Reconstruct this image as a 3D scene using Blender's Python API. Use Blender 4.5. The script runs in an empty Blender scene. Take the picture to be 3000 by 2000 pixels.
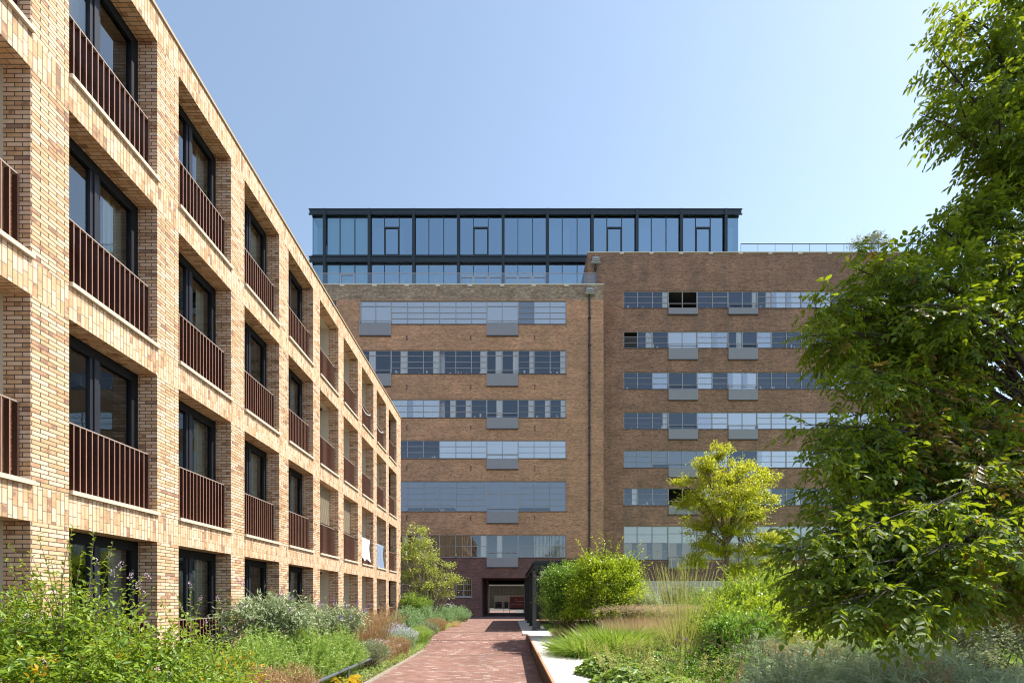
import bpy, math
import numpy as np
from mathutils import Vector
R = np.random.default_rng(7)
sc = bpy.context.scene
COL = sc.collection
# ------------------------------------------------------------------ camera, sky, sun, exposure
F = 1260.0; U0 = 1493.0; V0 = 1757.0; CZ = 1.6          # photograph: 3000 px wide, level camera with vertical shift
def X(u, y): return (u - U0) / F * y
def Z(v, y): return CZ + (V0 - v) / F * y
cam = bpy.data.cameras.new('camera'); co = bpy.data.objects.new('camera', cam); COL.objects.link(co)
co.location = (0, 0, CZ); co.rotation_euler = (math.radians(90), 0, 0)
cam.sensor_width = 36; cam.lens = F / 3000 * 36
cam.shift_x = (1500 - U0) / 3000; cam.shift_y = (V0 - 1000) / 3000
cam.clip_start = 0.05; cam.clip_end = 3000
sc.camera = co
SUN_EL = math.radians(54.5); SUN_AZ = math.radians(77)      # azimuth clockwise from +Y (the view) towards +X
w = bpy.data.worlds.new('World'); sc.world = w; w.use_nodes = True
nt = w.node_tree; nt.nodes.clear()
sky = nt.nodes.new('ShaderNodeTexSky'); sky.sky_type = 'NISHITA'; sky.sun_disc = False
sky.sun_elevation = SUN_EL; sky.sun_rotation = SUN_AZ; sky.air_density = 1.0; sky.dust_density = 0.35; sky.ozone_density = 1.0
bg = nt.nodes.new('ShaderNodeBackground'); bg.inputs['Strength'].default_value = 0.15
out = nt.nodes.new('ShaderNodeOutputWorld')
hs = nt.nodes.new('ShaderNodeHueSaturation'); hs.inputs['Saturation'].default_value = .82; hs.inputs['Value'].default_value = .93; hs.inputs['Hue'].default_value = .492      # hazy, washed summer sky
nt.links.new(sky.outputs[0], hs.inputs['Color']); nt.links.new(hs.outputs[0], bg.inputs[0]); nt.links.new(bg.outputs[0], out.inputs[0])
sl = bpy.data.lights.new('sun', 'SUN'); sl.energy = 4.6; sl.angle = math.radians(0.55); sl.color = (1.0, 0.94, 0.84)
so = bpy.data.objects.new('sun', sl); COL.objects.link(so)
sd = Vector((math.sin(SUN_AZ) * math.cos(SUN_EL), math.cos(SUN_AZ) * math.cos(SUN_EL), math.sin(SUN_EL)))
so.rotation_euler = sd.to_track_quat('Z', 'Y').to_euler(); so.location = (30, 10, 50)
sc.view_settings.view_transform = 'Standard'; sc.view_settings.look = 'None'
sc.view_settings.exposure = 0.95; sc.view_settings.gamma = 1
sc.render.engine = 'CYCLES'
sc.cycles.use_denoising = True
sc.cycles.max_bounces = 8; sc.cycles.diffuse_bounces = 3; sc.cycles.glossy_bounces = 3
sc.cycles.transparent_max_bounces = 12; sc.cycles.transmission_bounces = 4
sc.cycles.pixel_filter_type = 'BLACKMAN_HARRIS'; sc.cycles.filter_width = 1.1
sc.cycles.caustics_reflective = False; sc.cycles.caustics_refractive = False

# ------------------------------------------------------------------ object helpers
def props(o, label=None, cat=None, group=None, kind=None):
    if label: o['label'] = label
    if cat: o['category'] = cat
    if group: o['group'] = group
    if kind: o['kind'] = kind
    return o
def thing(name, label, cat, loc=(0, 0, 0), group=None):
    o = bpy.data.objects.new(name, None); COL.objects.link(o); o.location = loc
    return props(o, label, cat, group)
def link(name, me, parent=None):
    o = bpy.data.objects.new(name, me); COL.objects.link(o)
    if parent is not None:
        o.parent = parent
        p = parent; off = Vector((0, 0, 0))
        while p is not None: off += Vector(p.location); p = p.parent
        o.location = -off                                   # meshes are written in world coordinates
    return o
class MB:
    """collects boxes and polygons in world coordinates, with box-mapped UVs in metres"""
    def __init__(s): s.v = []; s.f = []
    def poly(s, pts):
        i = len(s.v); s.v += [tuple(p) for p in pts]; s.f.append(tuple(range(i, i + len(pts))))
    def box(s, x0, x1, y0, y1, z0, z1):
        i = len(s.v)
        s.v += [(x0,y0,z0),(x1,y0,z0),(x1,y1,z0),(x0,y1,z0),(x0,y0,z1),(x1,y0,z1),(x1,y1,z1),(x0,y1,z1)]
        for q in ((0,3,2,1),(4,5,6,7),(0,1,5,4),(1,2,6,5),(2,3,7,6),(3,0,4,7)): s.f.append(tuple(i + k for k in q))
    def bar(s, a, b, w, h=None, up=(0, 0, 1)):
        h = h or w; a = Vector(a); b = Vector(b); d = (b - a).normalized(); up = Vector(up)
        if abs(d.dot(up)) > .98: up = Vector((0, 1, 0))
        r = d.cross(up).normalized() * (w / 2); t = r.cross(d).normalized() * (h / 2); i = len(s.v)
        for p in (a, b):
            for k, l in ((-1,-1),(1,-1),(1,1),(-1,1)): s.v.append(tuple(p + r * k + t * l))
        for q in ((0,1,2,3),(7,6,5,4),(0,4,5,1),(1,5,6,2),(2,6,7,3),(3,7,4,0)): s.f.append(tuple(i + k for k in q))
    def tube(s, pts, r, n=8, cap=True):
        pts = [Vector(p) for p in pts]; m = len(pts); rr = r if hasattr(r, '__len__') else [r] * m
        i0 = len(s.v)
        for k, p in enumerate(pts):
            d = (pts[min(k + 1, m - 1)] - pts[max(k - 1, 0)]).normalized()
            up = Vector((0, 0, 1)) if abs(d.z) < .95 else Vector((1, 0, 0))
            a = d.cross(up).normalized(); b = a.cross(d)
            for j in range(n):
                t = 2 * math.pi * j / n; s.v.append(tuple(p + (a * math.cos(t) + b * math.sin(t)) * rr[k]))
        for k in range(m - 1):
            for j in range(n):
                s.f.append((i0+k*n+j, i0+k*n+(j+1)%n, i0+(k+1)*n+(j+1)%n, i0+(k+1)*n+j))
        if cap: s.f.append(tuple(i0 + j for j in range(n))[::-1]); s.f.append(tuple(i0 + (m-1)*n + j for j in range(n)))
    def holed(s, x0, x1, z0, z1, holes, y, depth, back=False):
        """a facade facing -y with rectangular openings and their reveals"""
        xs = sorted({x0, x1, *[h[0] for h in holes], *[h[1] for h in holes]}); xs = [a for a in xs if x0 <= a <= x1]
        zs = sorted({z0, z1, *[h[2] for h in holes], *[h[3] for h in holes]}); zs = [a for a in zs if z0 <= a <= z1]
        def solid(i, j):
            if i < 0 or j < 0 or i >= len(xs)-1 or j >= len(zs)-1: return None
            cx = (xs[i]+xs[i+1])/2; cz = (zs[j]+zs[j+1])/2
            return not any(h[0] < cx < h[1] and h[2] < cz < h[3] for h in holes)
        for i in range(len(xs)-1):
            for j in range(len(zs)-1):
                a, b, c, d = xs[i], xs[i+1], zs[j], zs[j+1]
                if solid(i, j): s.poly([(a,y,c),(b,y,c),(b,y,d),(a,y,d)])
                else:
                    if solid(i-1, j): s.poly([(a,y,c),(a,y,d),(a,y+depth,d),(a,y+depth,c)])
                    if solid(i+1, j): s.poly([(b,y,c),(b,y+depth,c),(b,y+depth,d),(b,y,d)])
                    if solid(i, j-1): s.poly([(a,y,c),(a,y+depth,c),(b,y+depth,c),(b,y,c)])
                    if solid(i, j+1): s.poly([(a,y,d),(b,y,d),(b,y+depth,d),(a,y+depth,d)])
    def build(s, name, mat, parent=None, smooth=False):
        me = bpy.data.meshes.new(name); me.from_pydata(s.v, [], s.f); me.materials.append(mat)
        uv = me.uv_layers.new(name='uv'); vs = me.vertices
        dat = np.zeros((len(me.loops), 2), 'f')
        for p in me.polygons:
            n = p.normal; a = max(range(3), key=lambda k: abs(n[k]))
            for li in p.loop_indices:
                c = vs[me.loops[li].vertex_index].co
                dat[li] = (c.y, c.z) if a == 0 else ((c.x, c.z) if a == 1 else (c.y, c.x))
            p.use_smooth = smooth
        uv.data.foreach_set('uv', dat.ravel())
        return link(name, me, parent)

# ------------------------------------------------------------------ material helpers
class NT:
    def __init__(s, name):
        s.m = bpy.data.materials.new(name); s.m.use_nodes = True; s.t = s.m.node_tree; s.t.nodes.clear()
        s.out = s.t.nodes.new('ShaderNodeOutputMaterial')
    def n(s, typ, **kw):
        nd = s.t.nodes.new('ShaderNode' + typ)
        for k, v in kw.items():
            if k[0] == '_': setattr(nd, k[1:], v)
            else:
                k = k.replace('__', ' ')
                if isinstance(v, bpy.types.NodeSocket): s.t.links.new(v, nd.inputs[k])
                else: nd.inputs[k].default_value = v
        return nd
    def l(s, a, b): s.t.links.new(a, b)
    def math(s, op, a, b=0.0, clamp=False):
        nd = s.t.nodes.new('ShaderNodeMath'); nd.operation = op; nd.use_clamp = clamp
        for i, v in enumerate((a, b)):
            if isinstance(v, bpy.types.NodeSocket): s.l(v, nd.inputs[i])
            else: nd.inputs[i].default_value = v
        return nd.outputs[0]
    def mix(s, f, a, b, mode='MIX'):
        nd = s.t.nodes.new('ShaderNodeMix'); nd.data_type = 'RGBA'; nd.blend_type = mode
        for i, v in ((0, f), (6, a), (7, b)):
            if isinstance(v, bpy.types.NodeSocket): s.l(v, nd.inputs[i])
            elif i == 0: nd.inputs[0].default_value = v
            else: nd.inputs[i].default_value = (*v[:3], 1)
        return nd.outputs[2]
    def ramp(s, f, stops, const=False):
        nd = s.t.nodes.new('ShaderNodeValToRGB'); cr = nd.color_ramp
        if const: cr.interpolation = 'CONSTANT'
        while len(cr.elements) < len(stops): cr.elements.new(.5)
        for e, (p, c) in zip(cr.elements, stops): e.position = p; e.color = (*c, 1)
        s.l(f, nd.inputs[0]); return nd.outputs[0]
    def noise(s, vec, scale, detail=3, rough=.55):
        nd = s.n('TexNoise', Scale=scale, Detail=detail, Roughness=rough)
        if vec is not None: s.l(vec, nd.inputs['Vector'])
        return nd.outputs['Fac']
    def coord(s, which='Object', scale=(1, 1, 1), rot=(0, 0, 0), loc=(0, 0, 0)):
        tc = s.t.nodes.new('ShaderNodeTexCoord'); mp = s.t.nodes.new('ShaderNodeMapping')
        s.l(tc.outputs[which], mp.inputs['Vector'])
        mp.inputs['Scale'].default_value = scale; mp.inputs['Rotation'].default_value = rot; mp.inputs['Location'].default_value = loc
        return mp.outputs[0]
    def done(s, shader): s.l(shader, s.out.inputs['Surface']); return s.m
def plain(name, col, rough=.6, metal=0., var=.12, nscale=6., spec=.5, bump=0.):
    t = NT(name); c = t.coord()
    f = t.noise(c, nscale, 4)
    cc = t.mix(f, [x * (1 - var) for x in col], [min(1, x * (1 + var)) for x in col])
    p = t.n('BsdfPrincipled', Base__Color=cc, Roughness=rough, Metallic=metal)
    p.inputs['Specular IOR Level'].default_value = spec
    if bump:
        b = t.n('Bump', Strength=bump, Distance=.01, Height=t.noise(c, nscale * 6, 4)); t.l(b.outputs[0], p.inputs['Normal'])
    return t.done(p.outputs[0])
def brick(name, stops, mortar, bw=.22, bh=.06, ms=.006, swap=False, offset=.5, patch=.3, stain=.15, bump=.6, tint=None, streak=None, freq=2, pscale=11.):
    t = NT(name)
    uv = t.coord('UV', rot=(0, 0, math.pi / 2 if swap else 0))
    br = t.n('TexBrick', _offset=offset, _offset_frequency=freq, Scale=1.0, Mortar__Size=ms, Mortar__Smooth=.15, Brick__Width=bw, Row__Height=bh)
    br.inputs['Color1'].default_value = (0, 0, 0, 1); br.inputs['Color2'].default_value = (1, 1, 1, 1); br.inputs['Mortar'].default_value = (.4, .4, .4, 1)
    t.l(uv, br.inputs['Vector'])
    bwv = t.n('RGBToBW', Color=br.outputs['Color']).outputs[0]
    oc = t.coord()
    nz = t.noise(oc, pscale, 2)
    v = t.math('ADD', bwv, t.math('MULTIPLY', t.math('SUBTRACT', nz, .5), patch * 2), True)
    c = t.ramp(v, stops)
    if stain:
        big = t.noise(oc, .45, 5, .65)
        c = t.mix(stain, c, t.ramp(big, [(.3, (.35, .35, .35)), (.7, (1.25, 1.22, 1.2))]), 'MULTIPLY')
    if streak:
        sn = t.noise(t.coord(scale=(1.1, 1.1, .06)), 1.0, 5, .6)
        c = t.mix(t.math('MULTIPLY', t.ramp(sn, [(.45, (0, 0, 0)), (.75, (1, 1, 1))]), streak[0]), c, streak[1])
        fn = t.noise(t.coord(scale=(.5, .5, 9)), 1.0, 3, .7)
        c = t.mix(streak[2], c, t.ramp(fn, [(.3, (.45, .42, .4)), (.7, (1.4, 1.4, 1.4))]), 'MULTIPLY')
    c = t.mix(br.outputs['Fac'], c, mortar)
    p = t.n('BsdfPrincipled', Base__Color=c, Roughness=.85)
    p.inputs['Specular IOR Level'].default_value = .25
    hh = t.math('SUBTRACT', t.math('MULTIPLY', t.noise(oc, 60, 3), .25), br.outputs['Fac'])
    b = t.n('Bump', Strength=bump, Distance=.006, Height=hh); t.l(b.outputs[0], p.inputs['Normal'])
    return t.done(p.outputs[0])
def glass(name, tint, base=.12, gain=1.0, ior=1.5, trans=(.75, .8, .82), rough=0.):
    """sheet glass: a mirror share that grows at grazing angles over a tinted see-through share"""
    t = NT(name)
    fr = t.n('Fresnel', IOR=ior).outputs[0]
    f = t.math('ADD', t.math('MULTIPLY', fr, gain), base, True)
    wob = t.n('Bump', Strength=.05, Distance=.02, Height=t.noise(t.coord(), 1.3, 2))
    g = t.n('BsdfGlossy', Color=(*tint, 1), Roughness=rough); t.l(wob.outputs[0], g.inputs['Normal'])
    tr = t.n('BsdfTransparent', Color=(*trans, 1))
    m = t.n('MixShader', Fac=f); t.l(tr.outputs[0], m.inputs[1]); t.l(g.outputs[0], m.inputs[2])
    return t.done(m.outputs[0])
def leaf(name, cols, tcol, tf=.42, rough=.45, spec=.4):
    """cols: list of base colours spread over the leaves at random; tcol: colour of light coming through"""
    t = NT(name)
    g = t.n('NewGeometry'); r = g.outputs['Random Per Island']
    st = [(i / max(1, len(cols) - 1) * .999, c) for i, c in enumerate(cols)]
    c = t.ramp(r, st)
    p = t.n('BsdfPrincipled', Base__Color=c, Roughness=rough); p.inputs['Specular IOR Level'].default_value = spec
    tc = t.mix(.6, c, tcol)
    tl = t.n('BsdfTranslucent', Color=t.mix(1.0, tc, (1.0, 1.0, 1.0), 'MULTIPLY'))
    m = t.n('MixShader', Fac=tf); t.l(p.outputs[0], m.inputs[1]); t.l(tl.outputs[0], m.inputs[2])
    return t.done(m.outputs[0])

# ------------------------------------------------------------------ foliage geometry (numpy)
def unit(a): return a / np.maximum(np.linalg.norm(a, axis=-1, keepdims=True), 1e-9)
def rv(n): return unit(R.normal(size=(n, 3)))
class G:
    def __init__(s): s.V = []; s.Q = []; s.c = 0
    def add(s, V, Q): s.V.append(V.reshape(-1, 3).astype('f')); s.Q.append((Q + s.c).reshape(-1, 4)); s.c += V.reshape(-1, 3).shape[0]
    def leaves(s, P, D, N, L, W, fold=.18, oval=True, curl=.12):
        n = len(P); D = unit(D); S = unit(np.cross(D, N)); N = np.cross(S, D)
        L = np.broadcast_to(L, (n,))[:, None]; W = np.broadcast_to(W, (n,))[:, None]
        def pt(a, b, h): return P + D * (a * L) + S * (b * W) + N * (h * W)
        if oval:
            V = np.stack([pt(0,0,0), pt(.28,.46,fold), pt(.7,.38,fold-curl), pt(1,0,-curl*3), pt(.7,-.38,fold-curl), pt(.28,-.46,fold)], 1)
            q = np.array([[0,5,4,3],[0,3,2,1]])
            Q = (np.arange(n) * 6)[:, None, None] + q
        else:
            V = np.stack([pt(0,0,0), pt(.45,.5,fold), pt(1,0,0), pt(.45,-.5,fold)], 1)
            Q = (np.arange(n) * 4)[:, None, None] + np.array([[0,3,2,1]])
        s.add(V, Q)
    def blades(s, P, D, L, W, droop, seg=4, side=None, tipw=.05, basew=1.):
        n = len(P); D = unit(D); L = np.broadcast_to(L, (n,))[:, None]; W = np.broadcast_to(W, (n,))[:, None]
        droop = np.broadcast_to(droop, (n,))[:, None]
        if side is None: side = unit(np.cross(D, rv(n)))
        rows = []
        for k in range(seg + 1):
            t = k / seg
            C = P + D * (L * t) + np.array([0, 0, -1.]) * (droop * L * t * t)
            w = W * .5 * float(np.interp(t, [0, .3, 1], [basew, 1, tipw]))
            rows += [C - side * w, C + side * w]
        V = np.stack(rows, 1)
        q = np.array([[2*k, 2*k+1, 2*k+3, 2*k+2] for k in range(seg)])
        s.add(V, (np.arange(n) * 2 * (seg + 1))[:, None, None] + q)
    def tubes(s, P, rad, sides=5):
        """P (n,k,3), rad (n,k)"""
        n, k, _ = P.shape; T = unit(np.gradient(P, axis=1)); A = unit(np.cross(T, np.array([.31, .17, .93])[None, None])); B = np.cross(A, T)
        ang = 2 * np.pi * np.arange(sides) / sides
        V = P[:, :, None] + rad[:, :, None, None] * (A[:, :, None] * np.cos(ang)[None, None, :, None] + B[:, :, None] * np.sin(ang)[None, None, :, None])
        q = np.array([[i*sides+j, i*sides+(j+1)%sides, (i+1)*sides+(j+1)%sides, (i+1)*sides+j] for i in range(k-1) for j in range(sides)])
        s.add(V, (np.arange(n) * k * sides)[:, None, None] + q)
    def build(s, name, mat, parent=None, smooth=False):
        if not s.V: return None
        V = np.concatenate(s.V); Q = np.concatenate(s.Q).astype('i')
        me = bpy.data.meshes.new(name); me.vertices.add(len(V)); me.vertices.foreach_set('co', V.ravel())
        me.loops.add(Q.size); me.loops.foreach_set('vertex_index', Q.ravel())
        me.polygons.add(len(Q)); me.polygons.foreach_set('loop_start', np.arange(0, Q.size, 4, dtype='i'))
        if smooth: me.polygons.foreach_set('use_smooth', np.ones(len(Q), bool))
        me.update(calc_edges=True); me.materials.append(mat)
        return link(name, me, parent)
# ------------------------------------------------------------------ materials
YB = [(0, (.75, .545, .395)), (.34, (.71, .48, .325)), (.64, (.66, .42, .25)), (.84, (.57, .34, .185)), (.94, (.46, .27, .155)), (1, (.31, .18, .125))]
M_yb = brick('yellow brick', YB, (.10, .078, .06), bw=.21, bh=.06, ms=.0066, patch=.30, stain=.16)
M_ys = brick('yellow brick soldier', YB, (.20, .16, .12), bw=.20, bh=.058, ms=.0055, swap=True, offset=.38, freq=3, patch=.30, stain=.16)
TB = [(0, (.66, .36, .20)), (.5, (.55, .28, .16)), (.8, (.44, .215, .13)), (1, (.28, .145, .095))]
M_tb = brick('tan brown brick', TB, (.38, .27, .18), bw=.22, bh=.062, ms=.007, patch=.3, stain=.55, bump=.3, streak=(.45, (.32, .19, .12), .5))
RB = [(0, (.45, .25, .16)), (.5, (.37, .195, .125)), (.8, (.29, .145, .095)), (1, (.17, .09, .065))]
M_rb = brick('red brown brick', RB, (.22, .16, .12), bw=.22, bh=.062, ms=.007, patch=.3, stain=.6, bump=.3, streak=(.55, (.13, .09, .07), .5))
PB = [(0, (.27, .125, .105)), (.5, (.21, .10, .085)), (1, (.12, .065, .06))]
M_pb = brick('purple base brick', PB, (.15, .11, .10), bw=.22, bh=.062, ms=.007, patch=.3, stain=.5, bump=.3, streak=(.4, (.11, .07, .065), .4))
WB = [(0, (.50, .40, .30)), (.35, (.33, .22, .14)), (.7, (.27, .17, .11)), (1, (.17, .12, .09))]
M_wb = brick('salt stained parapet brick', WB, (.34, .27, .2), bw=.22, bh=.062, ms=.007, patch=.55, stain=.6, bump=.3, streak=(.35, (.45, .37, .30), .6), pscale=3.)
PV = [(0, (.50, .25, .19)), (.5, (.44, .205, .155)), (.85, (.38, .165, .125)), (1, (.56, .34, .27))]
def paving():
    t = NT('red clay paving')
    uv = t.coord('Object')
    br = t.n('TexBrick', _offset=.5, Scale=1.0, Mortar__Size=.005, Brick__Width=.21, Row__Height=.105)
    br.inputs['Color1'].default_value = (0,0,0,1); br.inputs['Color2'].default_value = (1,1,1,1); br.inputs['Mortar'].default_value = (.4,.4,.4,1)
    t.l(uv, br.inputs['Vector'])
    v = t.n('RGBToBW', Color=br.outputs['Color']).outputs[0]
    c = t.ramp(v, [(0, (.29, .17, .145)), (.5, (.255, .145, .122)), (.80, (.21, .118, .098)), (.88, (.24, .138, .116)), (.9, (.34, .25, .215)), (1, (.39, .31, .27))])
    big = t.noise(t.coord(), .7, 5, .6)
    c = t.mix(.75, c, t.ramp(big, [(.3, (.72, .71, .70)), (.7, (1.14, 1.13, 1.12))]), 'MULTIPLY')
    c = t.mix(t.math('MULTIPLY', t.ramp(t.noise(t.coord(), 7, 4, .7), [(.55, (0,0,0)), (.75, (1,1,1))]), .35), c, (.22, .17, .13))
    c = t.mix(t.math('MULTIPLY', br.outputs['Fac'], .8), c, (.17, .10, .08))
    p = t.n('BsdfPrincipled', Base__Color=c, Roughness=.88); p.inputs['Specular IOR Level'].default_value = .2
    b = t.n('Bump', Strength=.5, Distance=.005, Height=t.math('SUBTRACT', t.math('MULTIPLY', t.noise(t.coord(), 40, 3), .3), br.outputs['Fac'])); t.l(b.outputs[0], p.inputs['Normal'])
    return t.done(p.outputs[0])
M_pave = paving()
M_conc = plain('pale concrete', (.60, .56, .49), .85, var=.12, nscale=3, bump=.2)
M_slab = plain('white concrete slab', (.66, .63, .58), .85, var=.1, nscale=1.6, bump=.25)
M_sill = plain('beige concrete sill', (.56, .49, .38), .8, var=.15, nscale=8, bump=.2)
M_dark = plain('black window frame', (.010, .011, .014), .6, var=.2, spec=.2)
M_mullion = plain('charcoal mullion', (.022, .024, .032), .35, spec=.4)
M_rail = plain('dark brown steel', (.085, .032, .022), .36, var=.25, nscale=4)
M_railtop = plain('brown handrail', (.34, .27, .24), .45, var=.1)
M_edge = plain('sunlit bar edge', (.34, .18, .13), .4, var=.3, nscale=5)  # paler than the bars: sunlight on their fronts painted in
M_coping = plain('bronze roof edge', (.40, .31, .20), .5, var=.1)
M_cream = plain('cream loggia panel', (.58, .52, .42), .8, var=.06, nscale=2)
M_room = plain('room plaster', (.36, .33, .29), .9, var=.1, nscale=1)
M_curt = plain('pale curtain', (.66, .64, .56), .9, var=.05)
M_grey = plain('grey window steel', (.34, .32, .34), .55, var=.1)
M_dsill = plain('dark window ledge', (.08, .065, .065), .7, var=.2)
M_blind = plain('white roller blind', (.93, .93, .90), .9, var=.04, nscale=1)
M_blind2 = plain('blue grey blind', (.36, .42, .52), .9, var=.05, nscale=1)
M_curt2 = plain('grey lilac curtain', (.42, .42, .50), .9, var=.1)
M_tan = plain('tan drape', (.46, .34, .22), .9, var=.15, nscale=5)
M_frost = plain('frosted balcony glass', (.26, .25, .27), .35, var=.08, nscale=2, spec=.3)
M_black = plain('black painted steel', (.012, .014, .016), .4, var=.2)
M_blk2 = plain('dark navy steel', (.012, .020, .028), .45, var=.25, nscale=2)
M_slat = plain('charcoal screen', (.016, .015, .015), .7, var=.3, nscale=5)
M_inner = plain('dim office interior', (.10, .10, .115), .95, var=.3, nscale=.5)
M_hole = plain('dark open bay', (.012, .010, .009), .95)
M_white = plain('white paint', (.74, .72, .68), .6, var=.05)
M_pipe = plain('black cast iron pipe', (.018, .020, .026), .5, var=.2)
M_lead = plain('weathered lead box', (.34, .35, .37), .7, var=.2, nscale=4)
M_gal = plain('galvanised grey tube', (.13, .15, .18), .45, var=.2, metal=.3, nscale=9)
M_cort = plain('rusted weathering steel', (.038, .019, .013), .8, var=.45, nscale=5, bump=.3)
M_cortlip = plain('bright rust lip', (.46, .25, .15), .7, var=.2, nscale=9)
M_signink = plain('shade toned sign paint', (.36, .24, .22), .8)  # arrow and lettering dimmed in colour, as in the shaded street
M_red = plain('red sign board', (.085, .008, .006), .6, var=.08)  # red darkened along with the hut for the shaded street
M_hoard = plain('shade toned white hoarding', (.26, .24, .20), .8, var=.15, nscale=2)  # white boards darkened in colour to stand for street shade
M_ware = plain('shade toned warehouse wall', (.10, .08, .05), .9, var=.5, nscale=1.3)  # tan wall with the shade of the street mixed into its colour
M_soil = plain('dry garden soil', (.13, .09, .055), .95, var=.4, nscale=3, bump=.6)
M_lawn = plain('short lawn', (.22, .33, .05), .9, var=.3, nscale=4, bump=.6)
M_gland = plain('distant ground', (.11, .105, .095), .95, var=.2, nscale=.3)
M_slot = plain('iron drain slot', (.03, .025, .025), .7)
M_bark = plain('grey brown bark', (.16, .12, .085), .9, var=.35, nscale=14, bump=.8)
M_bark2 = plain('pale bark', (.34, .29, .22), .9, var=.3, nscale=14, bump=.6)
M_dbark = plain('dark bark', (.045, .035, .028), .95, var=.35, nscale=12, bump=.8)
M_sheet = plain('white cotton', (.82, .82, .82), .9, var=.02)
M_cloth = plain('blue grey cotton', (.20, .26, .36), .9, var=.06)
M_gl_left = glass('apartment window glass', (.86, .93, .97), base=.10, gain=1.5, ior=1.55, trans=(.74, .77, .74))
M_gl_back = glass('old factory glass', (.80, .85, .94), base=.09, gain=1.0, ior=1.5, trans=(1, 1, 1))
M_gl_shade = glass('factory glass over a drawn blind', (.93, .96, 1.0), base=.34, gain=1.0, ior=1.5, trans=(1, 1, 1))
M_gl_pent = glass('blue tinted curtain wall glass', (.66, .86, 1.0), base=.46, gain=1.0, ior=1.5, trans=(.55, .70, .80))
M_gl_pale = glass('pale teal glass', (.62, .85, .98), base=.40, gain=1.2, ior=1.5, trans=(.55, .78, .85))
M_gl_rail = glass('clear balustrade glass', (.8, .88, .92), base=.14, gain=1.2, ior=1.45, trans=(.84, .88, .88))
# foliage
L_ind = leaf('fresh indigo leaf', [(.05,.12,.02), (.12,.23,.025), (.20,.32,.035), (.30,.40,.06), (.12,.20,.06)], (.55, .68, .04), .42, .4)
L_yel = leaf('turning yellow leaf', [(.62,.42,.02), (.55,.33,.02), (.42,.36,.04)], (.8, .5, .02), .45)
L_bud = leaf('grey green buddleia leaf', [(.20,.27,.12), (.33,.40,.23), (.42,.46,.32), (.20,.28,.10)], (.3, .38, .1), .3, .6)
L_ams = leaf('feathery green leaf', [(.18,.32,.05), (.28,.44,.08), (.40,.54,.16), (.50,.60,.28)], (.56, .70, .08), .42, .5)
L_ams2 = leaf('blue green feathery leaf', [(.20,.34,.13), (.30,.44,.20), (.44,.56,.34)], (.42, .6, .2), .35, .5)
L_brn = leaf('dry brown stem', [(.32,.18,.09), (.45,.28,.14), (.55,.38,.22), (.24,.22,.08)], (.5, .32, .12), .3, .8)
L_bei = leaf('straw beige stem', [(.52,.38,.18), (.62,.48,.26), (.72,.58,.34)], (.7, .5, .2), .4, .7)
L_pnk = leaf('pinkish seed haze', [(.55,.36,.26), (.62,.46,.30), (.46,.44,.20)], (.7, .5, .3), .4, .7)
L_gry = leaf('silver green leaf', [(.20,.24,.12), (.30,.34,.19), (.40,.42,.28), (.17,.2,.08)], (.3, .34, .12), .3, .6)
L_brch = leaf('small pale yellow leaf', [(.17,.25,.03), (.32,.40,.06), (.46,.48,.12), (.56,.54,.28)], (.55, .62, .06), .42, .35)
L_ytr = leaf('golden green leaf', [(.16,.24,.02), (.30,.36,.02), (.44,.44,.03), (.58,.46,.04), (.24,.34,.03)], (.72, .73, .04), .48, .4)
L_bsh = leaf('bright bush leaf', [(.09,.19,.02), (.20,.32,.02), (.34,.44,.03), (.46,.52,.05)], (.65, .74, .03), .45, .35)
L_bsg = leaf('mid green bush leaf', [(.08,.17,.025), (.14,.26,.03), (.22,.36,.05), (.34,.46,.12)], (.3, .5, .04), .38, .35)
L_hak = leaf('lime strap leaf', [(.10,.20,.02), (.17,.30,.035), (.27,.38,.06), (.42,.48,.15)], (.42, .58, .05), .42, .35)
L_mol = leaf('tall olive grass', [(.28,.36,.06), (.42,.48,.12), (.58,.54,.22), (.5, .42,.2)], (.5, .5, .1), .4, .6)
L_alc = leaf('round soft leaf', [(.12,.24,.03), (.22,.36,.05), (.34,.46,.10), (.34,.40,.2)], (.4, .55, .05), .35, .45)
L_plm = leaf('yellow green plume', [(.42,.44,.10), (.55,.54,.20), (.48,.40,.16)], (.6, .6, .15), .4, .8)
L_wil = leaf('willow leaf', [(.14,.26,.03), (.24,.38,.04), (.36,.46,.07)], (.6, .7, .04), .48, .4)
L_wsp = leaf('wispy blue green leaf', [(.20,.30,.15), (.34,.44,.26), (.52,.60,.42), (.42, .38,.20)], (.5, .62, .28), .3, .5)
L_big = leaf('dark pinnate leaf', [(.04,.085,.012), (.065,.13,.014), (.095,.17,.018), (.15,.22,.022), (.07,.105,.04)], (.58, .68, .012), .42, .55, .25)
L_big2 = leaf('bronze pinnate leaf', [(.20,.13,.03), (.26,.16,.035), (.14,.11,.025)], (.5, .32, .04), .36, .4)  # bronze is the foliage's own colour
L_brz = leaf('bronze spike', [(.10,.045,.02), (.16,.07,.03)], (.2, .08, .02), .2, .7)
F_pnk = leaf('pink lilac petal', [(.72,.56,.66), (.80,.66,.74), (.66,.5,.64)], (.7, .5, .6), .4, .6)
F_pur = leaf('violet petal', [(.28,.14,.50), (.38,.22,.62), (.20,.10,.38)], (.4, .2, .6), .35, .6)
F_lil = leaf('pale lilac petal', [(.55,.52,.70), (.70,.68,.80), (.62,.6,.72)], (.6, .6, .7), .35, .6)
F_dk = leaf('spent brown flower', [(.09,.05,.04), (.16,.09,.07), (.2,.11,.12)], (.15, .08, .05), .2, .8)
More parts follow.
